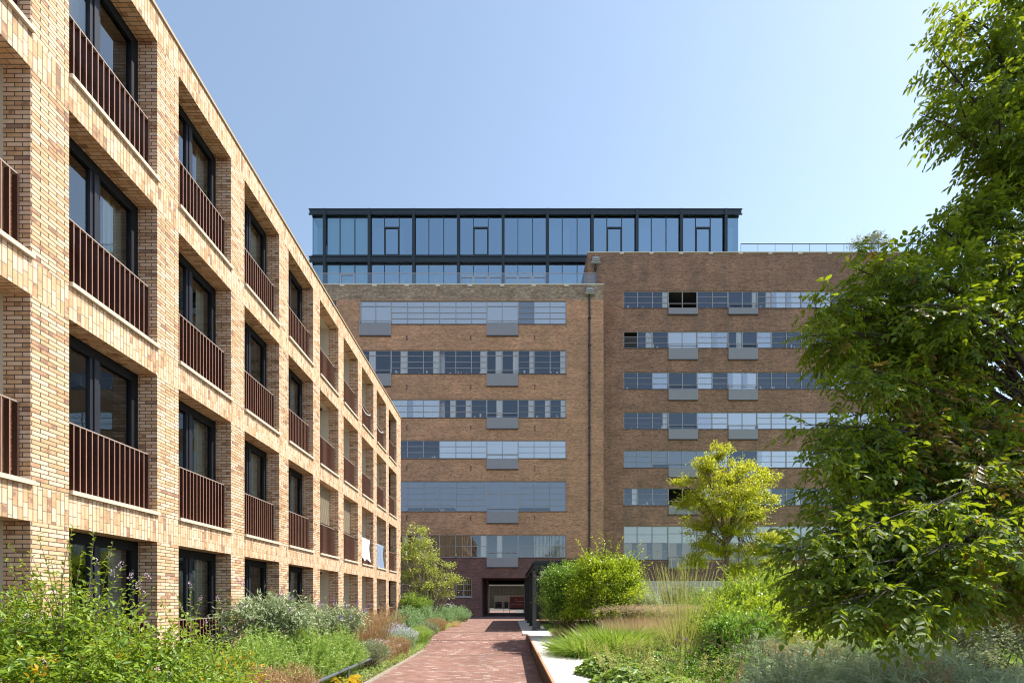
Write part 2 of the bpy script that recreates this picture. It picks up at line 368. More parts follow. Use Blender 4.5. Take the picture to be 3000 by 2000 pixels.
# ------------------------------------------------------------------ ground, path, paving
XF = -6.3                                    # plane of the yellow brick facade
m = MB(); A = 700
m.poly([(-A,-A,-.03),(A,-A,-.03),(A,-25,-.03),(-A,-25,-.03)]); m.poly([(-A,20.5,-.03),(A,20.5,-.03),(A,A,-.03),(-A,A,-.03)])
m.poly([(-A,-25,-.03),(-8,-25,-.03),(-8,20.5,-.03),(-A,20.5,-.03)]); m.poly([(1.2,-25,-.03),(A,-25,-.03),(A,20.5,-.03),(1.2,20.5,-.03)])
m.poly([(-8,-25,-.55),(1.2,-25,-.55),(1.2,20.5,-.55),(-8,20.5,-.55)]); m.poly([(-8,20.5,-.55),(1.2,20.5,-.55),(1.2,20.5,-.03),(-8,20.5,-.03)])
props(m.build('ground', M_gland), kind='structure')
PX0, PX1 = -3.55, .86
prof = [(-8, -.5), (0, -.5), (8, -.5), (16.6, -.5), (17.6, -.46), (19.4, -.10), (20.4, 0), (26, 0), (41.0, 0), (56, 0), (66, 0)]
m = MB()
for (y0, z0), (y1, z1) in zip(prof, prof[1:]):
    x0 = PX0 if y0 < 20 else -3.1
    m.poly([(PX0, y0, z0), (PX1, y0, z0), (PX1, y1, z1), (PX0, y1, z1)])
m.poly([(-9, 33.5, .004), (PX0, 33.5, .004), (PX0, 41.0, .004), (-9, 41.0, .004)]); m.poly([(PX1, 27.5, -.004), (9, 27.5, -.004), (9, 42.4, -.004), (PX1, 42.4, -.004)])
props(m.build('path', M_pave), kind='structure')
m = MB(); m.box(PX0-.08, PX0, -8, 34, -.6, -.44 if False else .005 - .45); props(m.build('kerb', plain('weathered kerb', (.34, .30, .25), .9, var=.3, nscale=3)), kind='structure')
# drain slots across the path
for i, (y, z) in enumerate([(16.25, -.496), (19.05, -.166), (21.3, .004)]):
    m = MB(); x = PX0 + .03; n = 0
    while x < PX1 - .05:
        m.box(x, x + .035, y - .035, y + .035, z - .01, z + .004); x += .062
    o = m.build('drain', M_slot); props(o, kind='structure')
# raised slab with weathering steel edge
m = MB(); m.box(.875, 2.1, -6, 20.0, -.6, .03); m.box(.62, 2.1, 20.004, 33.8, -.3, .028)
props(m.build('pavement', M_slab), kind='structure')
t_ = thing('edging_wall', 'rusty steel retaining edge along the white slab beside the brick path', 'retaining wall', (.865, 6, -.5))
m = MB(); m.box(.845, .872, -6, 20.0, -.58, -.02); m.build('face', M_cort, t_)
m = MB(); m.box(.815, .874, -6, 20.05, -.018, .034); m.poly([(.60, 20.06, .01), (.815, 19.99, -.03), (.815, 20.05, .034), (.62, 20.07, .034)]); m.build('lip', M_cortlip, t_)
# garden soil
m = MB(); m.box(XF - .01, PX0 - .08, -8, 34, -.6, -.42); m.box(2.12, 40, -8, 27.4, -.3, -.02)
props(m.build('soil', M_soil), kind='structure')
m = MB(); m.poly([(6.0, 11, -.012), (44, 11, -.012), (44, 40, -.012), (6.0, 40, -.012)]); props(m.build('lawn', M_lawn), kind='structure')

# ------------------------------------------------------------------ yellow brick apartment building
apt = thing('apartment_building', 'yellow brick apartment block with brown steel railings, sunlit along the left of the path', 'building', (XF - 5, 11, 0))
S0 = 6.15; SP = 2.034; OW = 1.54
NB = range(-1, 11)                                       # bays; 2 is the first whole one in view
def ys(n): return S0 + SP * (n - 2)
YA = ys(-1) - .5; YE = 24.88
bands = [(2.64, 3.11), (5.62, 6.09), (8.60, 9.07), (11.58, 12.11)]
SILLB = [.13, 3.11, 6.09, 9.07]; TOPS = [2.64, 5.62, 8.60, 11.58]
LOG = {1, 6, 7, 8, 9}                                    # bays that are open loggias
m = MB()
for k in range(4):
    z0, z1 = SILLB[k], TOPS[k]
    y = YA
    for n in NB:
        m.box(XF - .36, XF, y, ys(n), z0, z1); y = ys(n) + OW
    m.box(XF - .36, XF, y, YE, z0, z1)
m.box(XF - .36, XF, YA, YE, -.62, .13)
m.box(XF - 11, XF - .36, YE - .3, YE, -.6, 12.1); m.box(XF - 11, XF - 10.7, YA, YE - .3, -.6, 12.1)
m.build('wall', M_yb, apt)
for a, b in bands:
    m = MB(); m.box(XF - .36, XF, YA, YE, a, b); m.build('soldier_course', M_ys, apt)
m = MB(); m.box(XF - .42, XF + .035, YA, YE + .03, 12.113, 12.165)
m.build('roof_edge', M_coping, apt)
m = MB(); m.box(XF - 11, XF - .42, YA, YE, 11.95, 12.1); m.build('roof', M_conc, apt)
m = MB()                                                # floors and party walls behind the facade
for z in (0.0, 2.97, 5.95, 8.93, 11.75): m.box(XF - 10.7, XF - 2.0, YA, YE - .3, z - .2, z + .0)
m.box(XF - 5.6, XF - 5.4, YA, YE - .3, 0, 11.75)
for n in (1, 2, 4, 6, 8, 10): m.box(XF - 5.4, XF - 2.0, ys(n) - .32, ys(n) - .18, 0, 11.75)
m.build('room', M_room, apt)
def wavy(mb, y0, y1, x, z0, z1, amp=.03, pitch=.11):
    n = max(4, int((y1 - y0) / pitch * 4)); pts = [(x + amp * math.sin(i * math.pi / 2 + y0 * 9), y0 + (y1 - y0) * i / n) for i in range(n + 1)]
    for (xa, ya), (xb, yb) in zip(pts, pts[1:]): mb.poly([(xa, ya, z0), (xb, yb, z0), (xb, yb, z1), (xa, ya, z1)])
def railing(y0, z0, parent):
    m = MB(); n = 17
    for i in range(n):
        y = y0 + .02 + (OW - .04) * i / (n - 1); m.box(XF - .215, XF - .145, y - .008, y + .008, z0 + .075, z0 + 1.075)
    m.box(XF - .20, XF - .16, y0 + .015, y0 + OW - .015, z0 + .06, z0 + .075)
    r = m.build('railing', M_rail, parent)
    m = MB(); m.box(XF - .222, XF - .138, y0 + .004, y0 + OW - .004, z0 + 1.077, z0 + 1.095); m.build('handrail', M_railtop, r)
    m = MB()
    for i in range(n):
        y = y0 + .02 + (OW - .04) * i / (n - 1); m.box(XF - .144, XF - .140, y - .006, y + .006, z0 + .075, z0 + 1.075)  # added strip, coloured as the sun-struck edge of the bar
    m.build('bar_edge_highlight', M_edge, r)
    m = MB()
    for zz in (.2, .95): m.box(XF - .19, XF - .17, y0 + OW - .012, y0 + OW - .006, z0 + zz, z0 + zz + .02)
    return r
for k in range(4):
    for n in NB:
        y0 = ys(n); y1 = y0 + OW; zb = SILLB[k]; zt = TOPS[k]
        m = MB(); m.box(XF - .36, XF + .05, y0 + .004, y1 + .02 if k else y1 - .004, zb + .002, zb + .062) ; m.build('sill', M_sill, apt)
        railing(y0, zb, apt)
        wz0, wz1 = zb + .064, zt
        if n in LOG:
            m = MB(); xl = XF - 1.7; zi = zt - .02
            m.box(xl, XF - .361, y0 - .14, y0 - .01, wz0 - .2, zi + .12); m.box(xl, XF - .361, y1 + .01, y1 + .14, wz0 - .2, zi + .12)
            m.box(xl, XF - .361, y0 - .01, y1 + .01, zi, zi + .12); m.box(xl, XF - .361, y0 - .01, y1 + .01, wz0 - .2, wz0 - .02)
            lg = m.build('loggia', M_cream, apt); xw = xl
            if k in (0, 2) and n in (6,):
                m = MB(); m.tube([(XF - .62, y1 - .18, zi - .06), (XF - .62, y1 - .18, zi)], .09, 12); m.build('ceiling_lamp', M_black, lg)
        else: xw = XF - .345
        # window: outer frame, two sashes, meeting stile
        m = MB(); d0, d1 = xw - .09, xw
        m.box(d0, d1, y0, y0 + .11, wz0, wz1); m.box(d0, d1, y1 - .13, y1, wz0, wz1)
        m.box(d0, d1, y0 + .11, y1 - .13, wz1 - .17, wz1); m.box(d0, d1, y0 + .11, y1 - .13, wz0, wz0 + .12)
        fr = m.build('window', M_dark, apt)
        yc = (y0 + y1) / 2 - .01; m = MB()
        m.box(d0 - .01, d1 + .012, yc - .035, yc + .035, wz0 + .12, wz1 - .17)
        m.box(d0 + .01, d1 - .012, yc - .085, yc - .037, wz0 + .12, wz1 - .17); m.box(d0 + .01, d1 - .012, yc + .037, yc + .085, wz0 + .12, wz1 - .17)
        m.build('mullion', M_mullion, fr)
        m = MB(); xg = xw - .05
        m.poly([(xg, y0 + .11, wz0 + .12), (xg, yc - .085, wz0 + .12), (xg, yc - .085, wz1 - .17), (xg, y0 + .11, wz1 - .17)])
        m.poly([(xg, yc + .085, wz0 + .12), (xg, y1 - .13, wz0 + .12), (xg, y1 - .13, wz1 - .17), (xg, yc + .085, wz1 - .17)])
        m.build('glass', M_gl_left, fr)
        if n >= 1:
            q = (n * 5 + k * 3) % 7
            m = MB()
            if q < 5: wavy(m, y1 - .33 - .06 * (q % 3), y1 - .06, xw - .22, wz0, wz1 - .05)
            if q in (1, 3, 6): wavy(m, y0 + .04, y0 + .3, xw - .22, wz0, wz1 - .05)
            if q == 5: wavy(m, y0 + .5, y0 + .8, xw - .25, wz0, wz1 - .05)
            if m.v: m.build('curtain', M_curt, fr)
        if k == 1 and n in (6, 7):
            m = MB()
            for i in range(34):
                zz = wz1 - .03 - i * .038; m.box(XF - .33, XF - .30, y0 + .02, y1 - .02, zz - .006, zz)
            m.build('slatted_blind', M_sill, apt)
# cloths and lights on the railings
def cloth(name, label, cat, y0, y1, z0, z1, mat, jag):
    nx, nz = 22, 18; V = []; Fs = []
    for j in range(nz + 1):
        t = j / nz
        for i in range(nx + 1):
            s = i / nx; zl = z0 + jag * (.5 + .5 * math.sin(s * 9 + 1)) * (1 - abs(2 * s - 1) * .3)
            z = z1 - (z1 - zl) * t
            V.append((XF - .10 + .05 * math.sin(s * 17 + t * 3) * (.3 + t) + .02 * math.sin(s * 41), y0 + (y1 - y0) * (s * (1 - .12 * t) + .06 * t), z))
    V2 = [(XF - .14 - .10, p[1], p[2] * .0 + z1 - .25) for p in V[:nx + 1]]
    V = V + V2; b = (nz + 1) * (nx + 1)
    for j in range(nz):
        for i in range(nx): a = j * (nx + 1) + i; Fs.append((a, a + nx + 1, a + nx + 2, a + 1))
    for i in range(nx): Fs.append((i, i + 1, b + i + 1, b + i))
    me = bpy.data.meshes.new(name); me.from_pydata(V, [], Fs); me.materials.append(mat)
    for p in me.polygons: p.use_smooth = True
    props(link(name, me), label, cat)
cloth('bed_sheet', 'white bed sheet hung to dry over a first floor balcony railing', 'bed sheet', ys(8) + .06, ys(8) + 1.36, 3.25, 4.33, M_sheet, .35)
cloth('blanket', 'blue grey cloth hung over the railing next to the white sheet', 'blanket', ys(9) + .05, ys(9) + 1.48, 3.18, 4.33, M_cloth, .06)
for n, lab in ((8, 'string of white bulbs looped on a top floor railing, nearer the camera'), (9, 'string of white bulbs looped on a top floor railing, farther along')):
    t_ = thing('string_lights', lab, 'string lights', (XF - .1, ys(n), 10), 'strings of bulbs on the balconies')
    m = MB(); pts = [(XF - .12, ys(n) + .1 + 1.3 * i / 14, 10.1 - .16 * math.sin(i / 14 * math.pi) ** 1.0) for i in range(15)]
    m.tube(pts, .006, 4); m.build('wire', M_black, t_)
    m = MB()
    for p in pts[::1]: m.tube([(p[0] + .012, p[1], p[2] - .05), (p[0] + .012, p[1], p[2] - .03), (p[0] + .012, p[1], p[2])], [.012, .028, .01], 6)
    m.build('bulbs', M_sheet, t_)
# ------------------------------------------------------------------ old factory building
YL, YR = 41.0, 42.5
fac = thing('factory_building', 'long brown brick factory with ribbon windows and a dark glass storey on its roof', 'building', (5, 48, 0))
SR = np.random.default_rng(3)
def ribbon(parent, Y, us, rows, bal_units, wall_name=None):
    """rows: (vtop, vbottom, v balcony bottom, transoms, kinds); returns the holes of the facade"""
    holes = []
    n = len(us) - 1
    for ri, (vt, vb, vbb, ntr, kinds) in enumerate(rows):
        zt, zb, zbb = Z(vt, Y), Z(vb, Y), Z(vbb, Y); xs = [X(u, Y) for u in us]
        holes.append((xs[0], xs[-1], zb, zt))
        bals = [(xs[b], xs[b + 2]) for b in bal_units]
        for a, b in bals: holes.append((a, b, zbb, zb))
        yf = Y + .07; fr = MB(); gl = MB(); gs = MB()
        def member(a, b, c, d, dy=0): fr.box(a, b, yf - dy, yf + .05, c, d)
        T = .055
        member(xs[0], xs[-1], zt - T, zt); 
        isb = [any(i in (b, b + 1) for b in bal_units) for i in range(n)]
        for i in range(n + 1):
            L = i > 0 and isb[i - 1]; Rr = i < n and isb[i]
            inner = L and Rr and not any(i == b or i == b + 2 for b in bal_units)
            w = .035 if inner else (.05 if (L or Rr) else .032)
            x = min(max(xs[i], xs[0] + w), xs[-1] - w)
            bot = zbb if (L or Rr) else zb
            member(x - w, x + w, bot + (T if not (L or Rr) else 0), zt - T, .02 if not inner else 0)
        for i in range(n):
            a, b = xs[i], xs[i + 1]; k = kinds[i]; bot = zbb if isb[i] else zb
            if not isb[i]: member(a + .05, b - .05, zb, zb + T)
            if isb[i]:
                tz = [zt - (zt - zb) * (.22 if ntr >= 3 else .0)] if ntr >= 3 else []
                if ntr == 4: tz = [zt - (zt - zb) * .42]
            else: tz = [zb + (zt - zb) * (q + 1) / (ntr + 1) for q in range(ntr)]
            for z in tz:
                hv = .028 if (i in (3, 6) or isb[i]) else .016
                member(a + .05, b - .05, z - hv, z + hv)
            if k not in 'OL':
                (gs if k in 'BC' else gl).poly([(a + .03, yf + .03, bot), (b - .03, yf + .03, bot), (b - .03, yf + .03, zt - .02), (a + .03, yf + .03, zt - .02)])
        f = fr.build('window_band', M_grey, parent)
        if gl.v: gl.build('glass', M_gl_back, f)
        if gs.v: gs.build('glass', M_gl_shade, f)
        m = MB()
        xx = xs[0] - .03
        for a, b in sorted(bals) + [(xs[-1] + .03, None)]:
            if a - xx > .02: m.box(xx, a - .002, Y - .05, Y + .16, zb - .07, zb - .004)
            if b is not None: xx = b + .002
        m.build('ledge', M_dsill, f)
        yb = yf + .09
        for i in range(n):
            a, b = xs[i] + .04, xs[i + 1] - .04; k = kinds[i]; bot = (zbb if isb[i] else zb) + .01
            def sheet(nm, mat, a, b, z0, z1, wave=0., y=yb):
                m = MB()
                if wave:
                    q = max(6, int((b - a) / .06)); P_ = [(a + (b - a) * j / q, y + wave * math.sin(j * 1.9 + i)) for j in range(q + 1)]
                    for (xa, ya), (xb, y2) in zip(P_, P_[1:]): m.poly([(xa, ya, z0), (xb, y2, z0), (xb, y2, z1), (xa, ya, z1)])
                else: m.poly([(a, y, z0), (b, y, z0), (b, y, z1), (a, y, z1)])
                m.build(nm, mat, f)
            if k == 'B': sheet('blind', M_blind, a, b, bot, zt - .03)
            elif k == 'G': sheet('blind', M_blind2, a, b, bot + (.0 if SR.random() < .6 else .35), zt - .03)
            elif k == 'H': sheet('blind', M_blind, a, b, (zb + zt) / 2, zt - .03); sheet('curtain', M_tan, a, b - .5, bot, (zb + zt) / 2, .03)
            elif k == 'C': sheet('curtain', M_curt2 if SR.random() < .35 else M_blind, a + (0 if SR.random() < .5 else .5), b, bot, zt - .03, .035)
            elif k == 'T': sheet('curtain', M_tan, a, b, bot, zt - .03, .06)
            elif k == 'V':
                m = MB(); x = a
                while x < b - .05: m.poly([(x, yb, bot), (x + .06, yb + .05, bot), (x + .06, yb + .05, zt), (x, yb, zt)]); x += .13
                m.build('vertical_blind', M_blind, f)
                sheet('curtain', M_tan, a, b, bot, zb + (zt - zb) * .6, .05, yb + .3)
            elif k == 'D':
                if SR.random() < .35: sheet('curtain', M_blind, b - .35 - .3 * SR.random(), b, bot, zt - .03, .03)
                m = MB(); q = SR.integers(0, 4)
                for _ in range(q):
                    x = a + (b - a - .3) * SR.random(); hh = .12 + .35 * SR.random() ** 2; ww = .08 + .15 * SR.random()
                    m.tube([(x, yb + .1, bot), (x, yb + .1, bot + hh * .6), (x, yb + .1, bot + hh)], [ww / 2, ww / 3, ww / 2], 6)
                if m.v: m.build('ornament', M_blind, f)
            elif k == 'L':
                m = MB()
                for j in range(5):
                    z = bot + .08 + (zt - bot) * .62 * j / 5; m.box(a, b, yf, yf + .03, z, z + .03)
                m.box(a, b, yf, yf + .04, bot + (zt - bot) * .66, bot + (zt - bot) * .7)
                m.build('louvre', M_grey, f)
        for (a, b), bi in zip(bals, bal_units):
            k = kinds[bi]; hz = zb + (zt - zb) * .22 if ntr < 4 else zb + .45
            if ntr >= 3: hz = zb + .25
            m = MB(); m.box(a - .01, b + .01, Y - .11, Y - .07, hz - .02, hz + .025)
            for x in (a, b - .04): m.box(x, x + .04, Y - .11, Y - .03, zbb, hz - .02)
            m.box(a + .04, b - .04, Y - .10, Y - .075, zbb + .01, zbb + .05)
            bl = m.build('balcony', M_grey, parent)
            m = MB(); m.box(a + .04, b - .04, Y - .095, Y - .08, zbb + .052, zb - .04); m.build('glass_panel', M_frost, bl)
            m = MB(); m.box(a - .01, b + .01, Y - .13, Y + .14, zbb - .10, zbb - .004); m.build('balcony_floor', M_dsill, bl)
    return holes
UL = [1054, 1099.5, 1145.5, 1193, 1240, 1287, 1335, 1381, 1426, 1471.5, 1518, 1565, 1612, 1659]
rowsL = [(880, 949, 983, 3, 'BBBBBBBBBBGBB'), (1025, 1094, 1130, 3, 'DDDDDDDDDDDDD'), (1169, 1222.5, 1255, 2, 'DDCCCDDDDDDDD'),
         (1289, 1342, 1373, 2, 'DDDDDBBBBBBBB'), (1408.5, 1497, 1531, 4, 'GGGGGGGGGGGGG'), (1566, 1632, 1659.5, 1, 'DDDDTTTDDDDVV')]
hL = ribbon(fac, YL, UL, rowsL, (0, 8))
PXL, PXR, PZT = -2.67, 1.87, 3.72
base = [(X(1176, YL), X(1320, YL), Z(1746, YL), Z(1693, YL)), (X(1335, YL), X(1382, YL), Z(1746, YL), Z(1693, YL))]
sliver = (X(880, YL), X(986, YL), Z(949, YL), Z(880, YL))
zp = Z(1634, YL); XLE = X(600, YL); XLR = X(1768, YL); ZTL = Z(835, YL)
zw = Z(878, YL)
m = MB(); m.holed(XLE, XLR, zp, zw, hL + [sliver], YL, .22); m.box(XLR - .02, XLR, YL + .01, YR, 0, ZTL)
m.build('wall', M_tb, fac)
m = MB(); m.holed(XLE, XLR, zw, ZTL, [sliver], YL, .22); m.build('parapet', M_wb, fac)
m = MB(); m.holed(XLE, XLR, 0, zp, base + [(PXL, PXR, 0, PZT)] + [h for h in hL if h[2] < zp], YL, .22); m.build('base_wall', M_pb, fac)
m = MB(); m.box(XLE, XLR + .05, YL - .06, YL + .3, ZTL + .002, ZTL + .10); m.build('coping', M_conc, fac)
m = MB()
for u in (1003, 1098, 1192, 1283, 1377, 1471, 1564, 1659): m.box(X(u, YL) - .22, X(u, YL) + .22, YL - .09, YL - .002, ZTL - .16, ZTL - .002)
m.build('gutter_blocks', M_conc, fac)
for rv_ in (990, 1135, 1254.5, 1371.5, 1517):
    for u in (1192, 1379.5, 1567):
        m = MB(); m.box(X(u, YL) - .03, X(u, YL) + .03, YL - .035, YL - .001, Z(rv_ + 6.5, YL), Z(rv_ - 6.5, YL)); m.box(X(u, YL) - .05, X(u, YL) + .05, YL - .03, YL - .002, Z(rv_ - 6, YL) + .003, Z(rv_ - 6, YL) + .05); m.build('wall_anchor', M_black, fac)
# ground floor windows of this wing and the single window beside the roof edge
for (a, b, c, d), nm, gk in ((base[0], 3, 'T'), (base[1], 2, 'T'), (sliver, 2, 'G')):
    m = MB(); y = YL + .1
    m.box(a, b, y, y + .06, c, c + .07); m.box(a, b, y, y + .06, d - .07, d)
    for i in range(nm + 1): x = a + (b - a - .07) * i / nm; m.box(x, x + .07, y, y + .06, c + .07, d - .07)
    for q in (1, 2): z = c + (d - c) * q / 3; m.box(a + .07, b - .07, y + .01, y + .05, z - .02, z + .02)
    f = m.build('window', M_grey, fac)
    m = MB(); m.poly([(a, y + .03, c), (b, y + .03, c), (b, y + .03, d), (a, y + .03, d)]); m.build('glass', M_gl_back, f)
    m = MB(); m.box(a - .05, b + .05, YL - .08, YL + .1, c - .12, c - .004); m.build('sill', M_grey, f)
    m = MB(); x = a
    while x < b: m.poly([(x, y + .3, c), (x + .12, y + .36, c), (x + .12, y + .36, d), (x, y + .3, d)]); x += .2
    m.build('curtain', M_tan if gk == 'T' else M_blind2, f)
# right wing
UR = [1827, 1868, 1912, 1958, 2000, 2043, 2087.5, 2133.5, 2176, 2219, 2261.5, 2305, 2349, 2393, 2436, 2482, 2524, 2567, 2610, 2654]
kR = ['DDDOODDDDDCCCCDDDCC', 'LDDBBCCDDCDDDDBDDCB', 'DDCDDCDCCDDDDDCDDDD', 'DDDDDCBBBBBBBBBBBBB', 'GGGGGGCDDCBBBBBBBBB', 'DDDOOBDDDBDDDDBDDDD', 'HHHHHHHHHHHHHHHHHHH']
rR = [(852, 902, 921, 2), (970, 1019, 1053, 2), (1089, 1139, 1171, 2), (1206.5, 1256, 1286, 2), (1318.5, 1369, 1397, 2), (1429, 1479, 1506, 2), (1540, 1638.5, 1664, 3)]
hR = ribbon(fac, YR, UR, [(*a, k) for a, k in zip(rR, kR)], (3, 7, 15))
XR0, XR1, ZTR = X(1722, YR), X(2712, YR), Z(741, YR); zpr = Z(1645, YR); zg0, zg1 = 0.25, Z(1700, YR)
shop = (X(1800, YR), X(2640, YR), zg0, zg1)
m = MB(); m.holed(XR0, XR1, zpr, ZTR, hR, YR, .22); m.box(XR1 - .3, XR1, YR + .01, 56, 0, ZTR); m.box(XR0, XR0 + .25, YR + .005, 44.9, 31, ZTR); m.build('wall', M_rb, fac)
m = MB(); m.holed(XR0 + 1.3, XR1, 0, zpr, [shop] + [h for h in hR if h[2] < zpr], YR, .3); m.build('base_wall', M_pb, fac)
m = MB(); m.box(XR0 - .04, XR1 + .04, YR - .06, YR + .34, ZTR + .002, ZTR + .09); m.build('coping', M_conc, fac)
m = MB(); u = 1821
while u < 2700: m.box(X(u, YR) - .2, X(u, YR) + .2, YR - .09, YR - .002, ZTR - .15, ZTR - .002); u += 87
m.build('gutter_blocks', M_conc, fac)
m = MB(); x = shop[0]; n = 20
for i in range(n + 1): x = shop[0] + (shop[1] - shop[0] - .12) * i / n; m.box(x, x + .12, YR + .12, YR + .2, zg0, zg1)
for z in (zg0 + .9, zg1 - .7): m.box(shop[0], shop[1], YR + .13, YR + .19, z, z + .06)
f = m.build('shopfront', M_white, fac)
m = MB(); m.poly([(shop[0], YR + .16, zg0), (shop[1], YR + .16, zg0), (shop[1], YR + .16, zg1), (shop[0], YR + .16, zg1)]); m.build('glass', M_gl_left, f)
# rooms, roofs, passage
m = MB()
for Yw, a, b, rows in ((YL, XLE, XLR, rowsL), (YR, XR0, XR1, rR)):
    ztop = ZTL if Yw == YL else ZTR
    yb = Yw + 3.6
    if Yw == YL:
        m.box(a, b, yb, yb + .1, 4.3, ztop - .5); m.box(a, PXL - .35, yb, yb + .1, 0, 4.3); m.box(PXR + .35, b, yb, yb + .1, 0, 4.3)
    else: m.box(a + 1.4, b - .4, yb, yb + .1, 0, ztop - .4)
    for r in rows:
        z = Z(r[0], Yw) + .35
        if z < ztop - 1: m.box(a + (1.4 if Yw == YR else 0), b - .4, Yw + .24, yb - .005, z - .02, z + .3)
m.build('interior', M_inner, fac)
for r in rowsL[1:5]:
    m = MB(); u = X(1293, YL); m.box(u - .22, u + .22, YL + .6, YL + 1.0, Z(r[1], YL) - .7, Z(r[0], YL) + .3); m.build('column', M_white, fac)
m = MB(); m.box(XLE, XR0, YL + .3, 56, ZTL - .5, ZTL - .35); m.box(XR0 + .3, XR1 - .3, YR + .34, 56, ZTR - .3, ZTR - .15); m.build('roof', M_conc, fac)
m = MB()
m.box(PXL - .3, PXL, YL + .23, 56, 0, PZT); m.box(PXR, PXR + .3, YL + .23, 56, 0, PZT); m.box(PXL - .3, PXR + .3, YL + .23, 56, PZT + .003, PZT + .4)
m.box(XLE, PXL - .3, 55.7, 56, 0, ZTL - .5); m.box(PXR + .3, XR1 - .3, 55.7, 56, 0, ZTL); m.box(PXL - .3, PXR + .3, 55.7, 56, PZT + .4, ZTL - .5)
m.build('passage', M_pb, fac)
m = MB(); m.box(-2.3, 1.6, 47, 47.25, PZT - .35, PZT - .002); m.box(-2.3, 1.6, 51, 51.2, PZT - .25, PZT - .002); m.build('ceiling_beam', M_hole, fac)
# downpipes with their rainwater heads
for u, vt, vb, Yp in ((1727, 862, 1700, YL - .12), (1744.5, 772, 832, YR - .12)):
    x = X(u, Yp); zt, zb = Z(vt, Yp), Z(vb, Yp)
    m = MB(); m.tube([(x, Yp, zb), (x, Yp, zt)], .085, 10)
    z = zb + 1.5
    while z < zt: m.box(x - .13, x + .13, Yp - .11, Yp + .1, z, z + .06); z += 2.6
    p = m.build('downpipe', M_pipe, fac)
    m = MB(); m.poly
    m.box(x - .34, x + .34, Yp - .28, Yp + .12, zt + .08, zt + .50); m.box(x - .46, x + .46, Yp - .2, Yp + .12, zt - .06, zt + .08); m.box(x - .26, x + .26, Yp - .36, Yp - .28, zt + .2, zt + .42)
    m.poly([(x - .40, Yp - .32, zt + .5), (x + .40, Yp - .32, zt + .5), (x + .25, Yp, zt + .68), (x - .25, Yp, zt + .68)]); m.poly([(x - .40, Yp - .32, zt + .5), (x - .25, Yp, zt + .68), (x - .40, Yp + .1, zt + .5)]); m.poly([(x + .40, Yp - .32, zt + .5), (x + .4, Yp + .1, zt + .5), (x + .25, Yp, zt + .68)])
    m.build('rainwater_head', M_lead, p)
# ---- glass storey on the roof
YP = 45.0
def xp(u): return X(u, YP - .15)
def zq(v): return Z(v, YP - .22)
cols_ = [951, 1082, 1212, 1343, 1474, 1604, 1735, 1866, 1996, 2126]
XA, XB = xp(914), xp(2166); zT, zTb, zM, zMb, zBt = zq(611), zq(628), zq(750), zq(767), zq(838); gT, gM, gMb = Z(631, YP), Z(749, YP), Z(769, YP)
m = MB()
for z0, z1 in ((zTb, zT), (zMb, zM)):
    m.box(XA - .25, XB + .2, YP - .20, YP - .17, z0 + .07, z1 - .07)      # web
    m.box(XA - .32, XB + .28, YP - .25, YP - .123, z1 - .07, z1); m.box(XA - .32, XB + .28, YP - .25, YP - .123, z0, z0 + .07)
    m.box(XA - .06, XB + .06, YP - .12, YP + .12, (gT if z1 == zT else gMb) + .002, zT if z1 == zT else gM - .002)
m.box(XA - .1, XB + .1, YP - .115, YP + 9.5, zT + .002, zT + .04)
m.box(XA - .1, XA + .02, YP + .12, YP + 9.4, zTb, zT); m.box(XB - .02, XB + .1, YP + .12, YP + 9.4, zTb, zT); m.box(XA - .1, XA + .02, YP + .12, YP + 9.4, zMb, zM); m.box(XB - .02, XB + .1, YP + .12, YP + 9.4, zMb, zM)
pf = m.build('rooftop_storey', M_blk2, fac)
for u in cols_:
    x = xp(u); m = MB()
    for c, d in ((zBt, zMb), (zM, zTb)): m.box(x - .15, x + .15, YP - .26, YP - .235, c, d); m.box(x - .03, x + .03, YP - .235, YP - .145, c, d); m.box(x - .15, x + .15, YP - .145, YP - .123, c, d)
    for c, d in ((zMb, zM), (zTb, zT)): m.box(x - .15, x + .15, YP - .275, YP - .262, c, d)
    m.build('column', M_blk2, pf)
edges = [914] + cols_ + [2166]
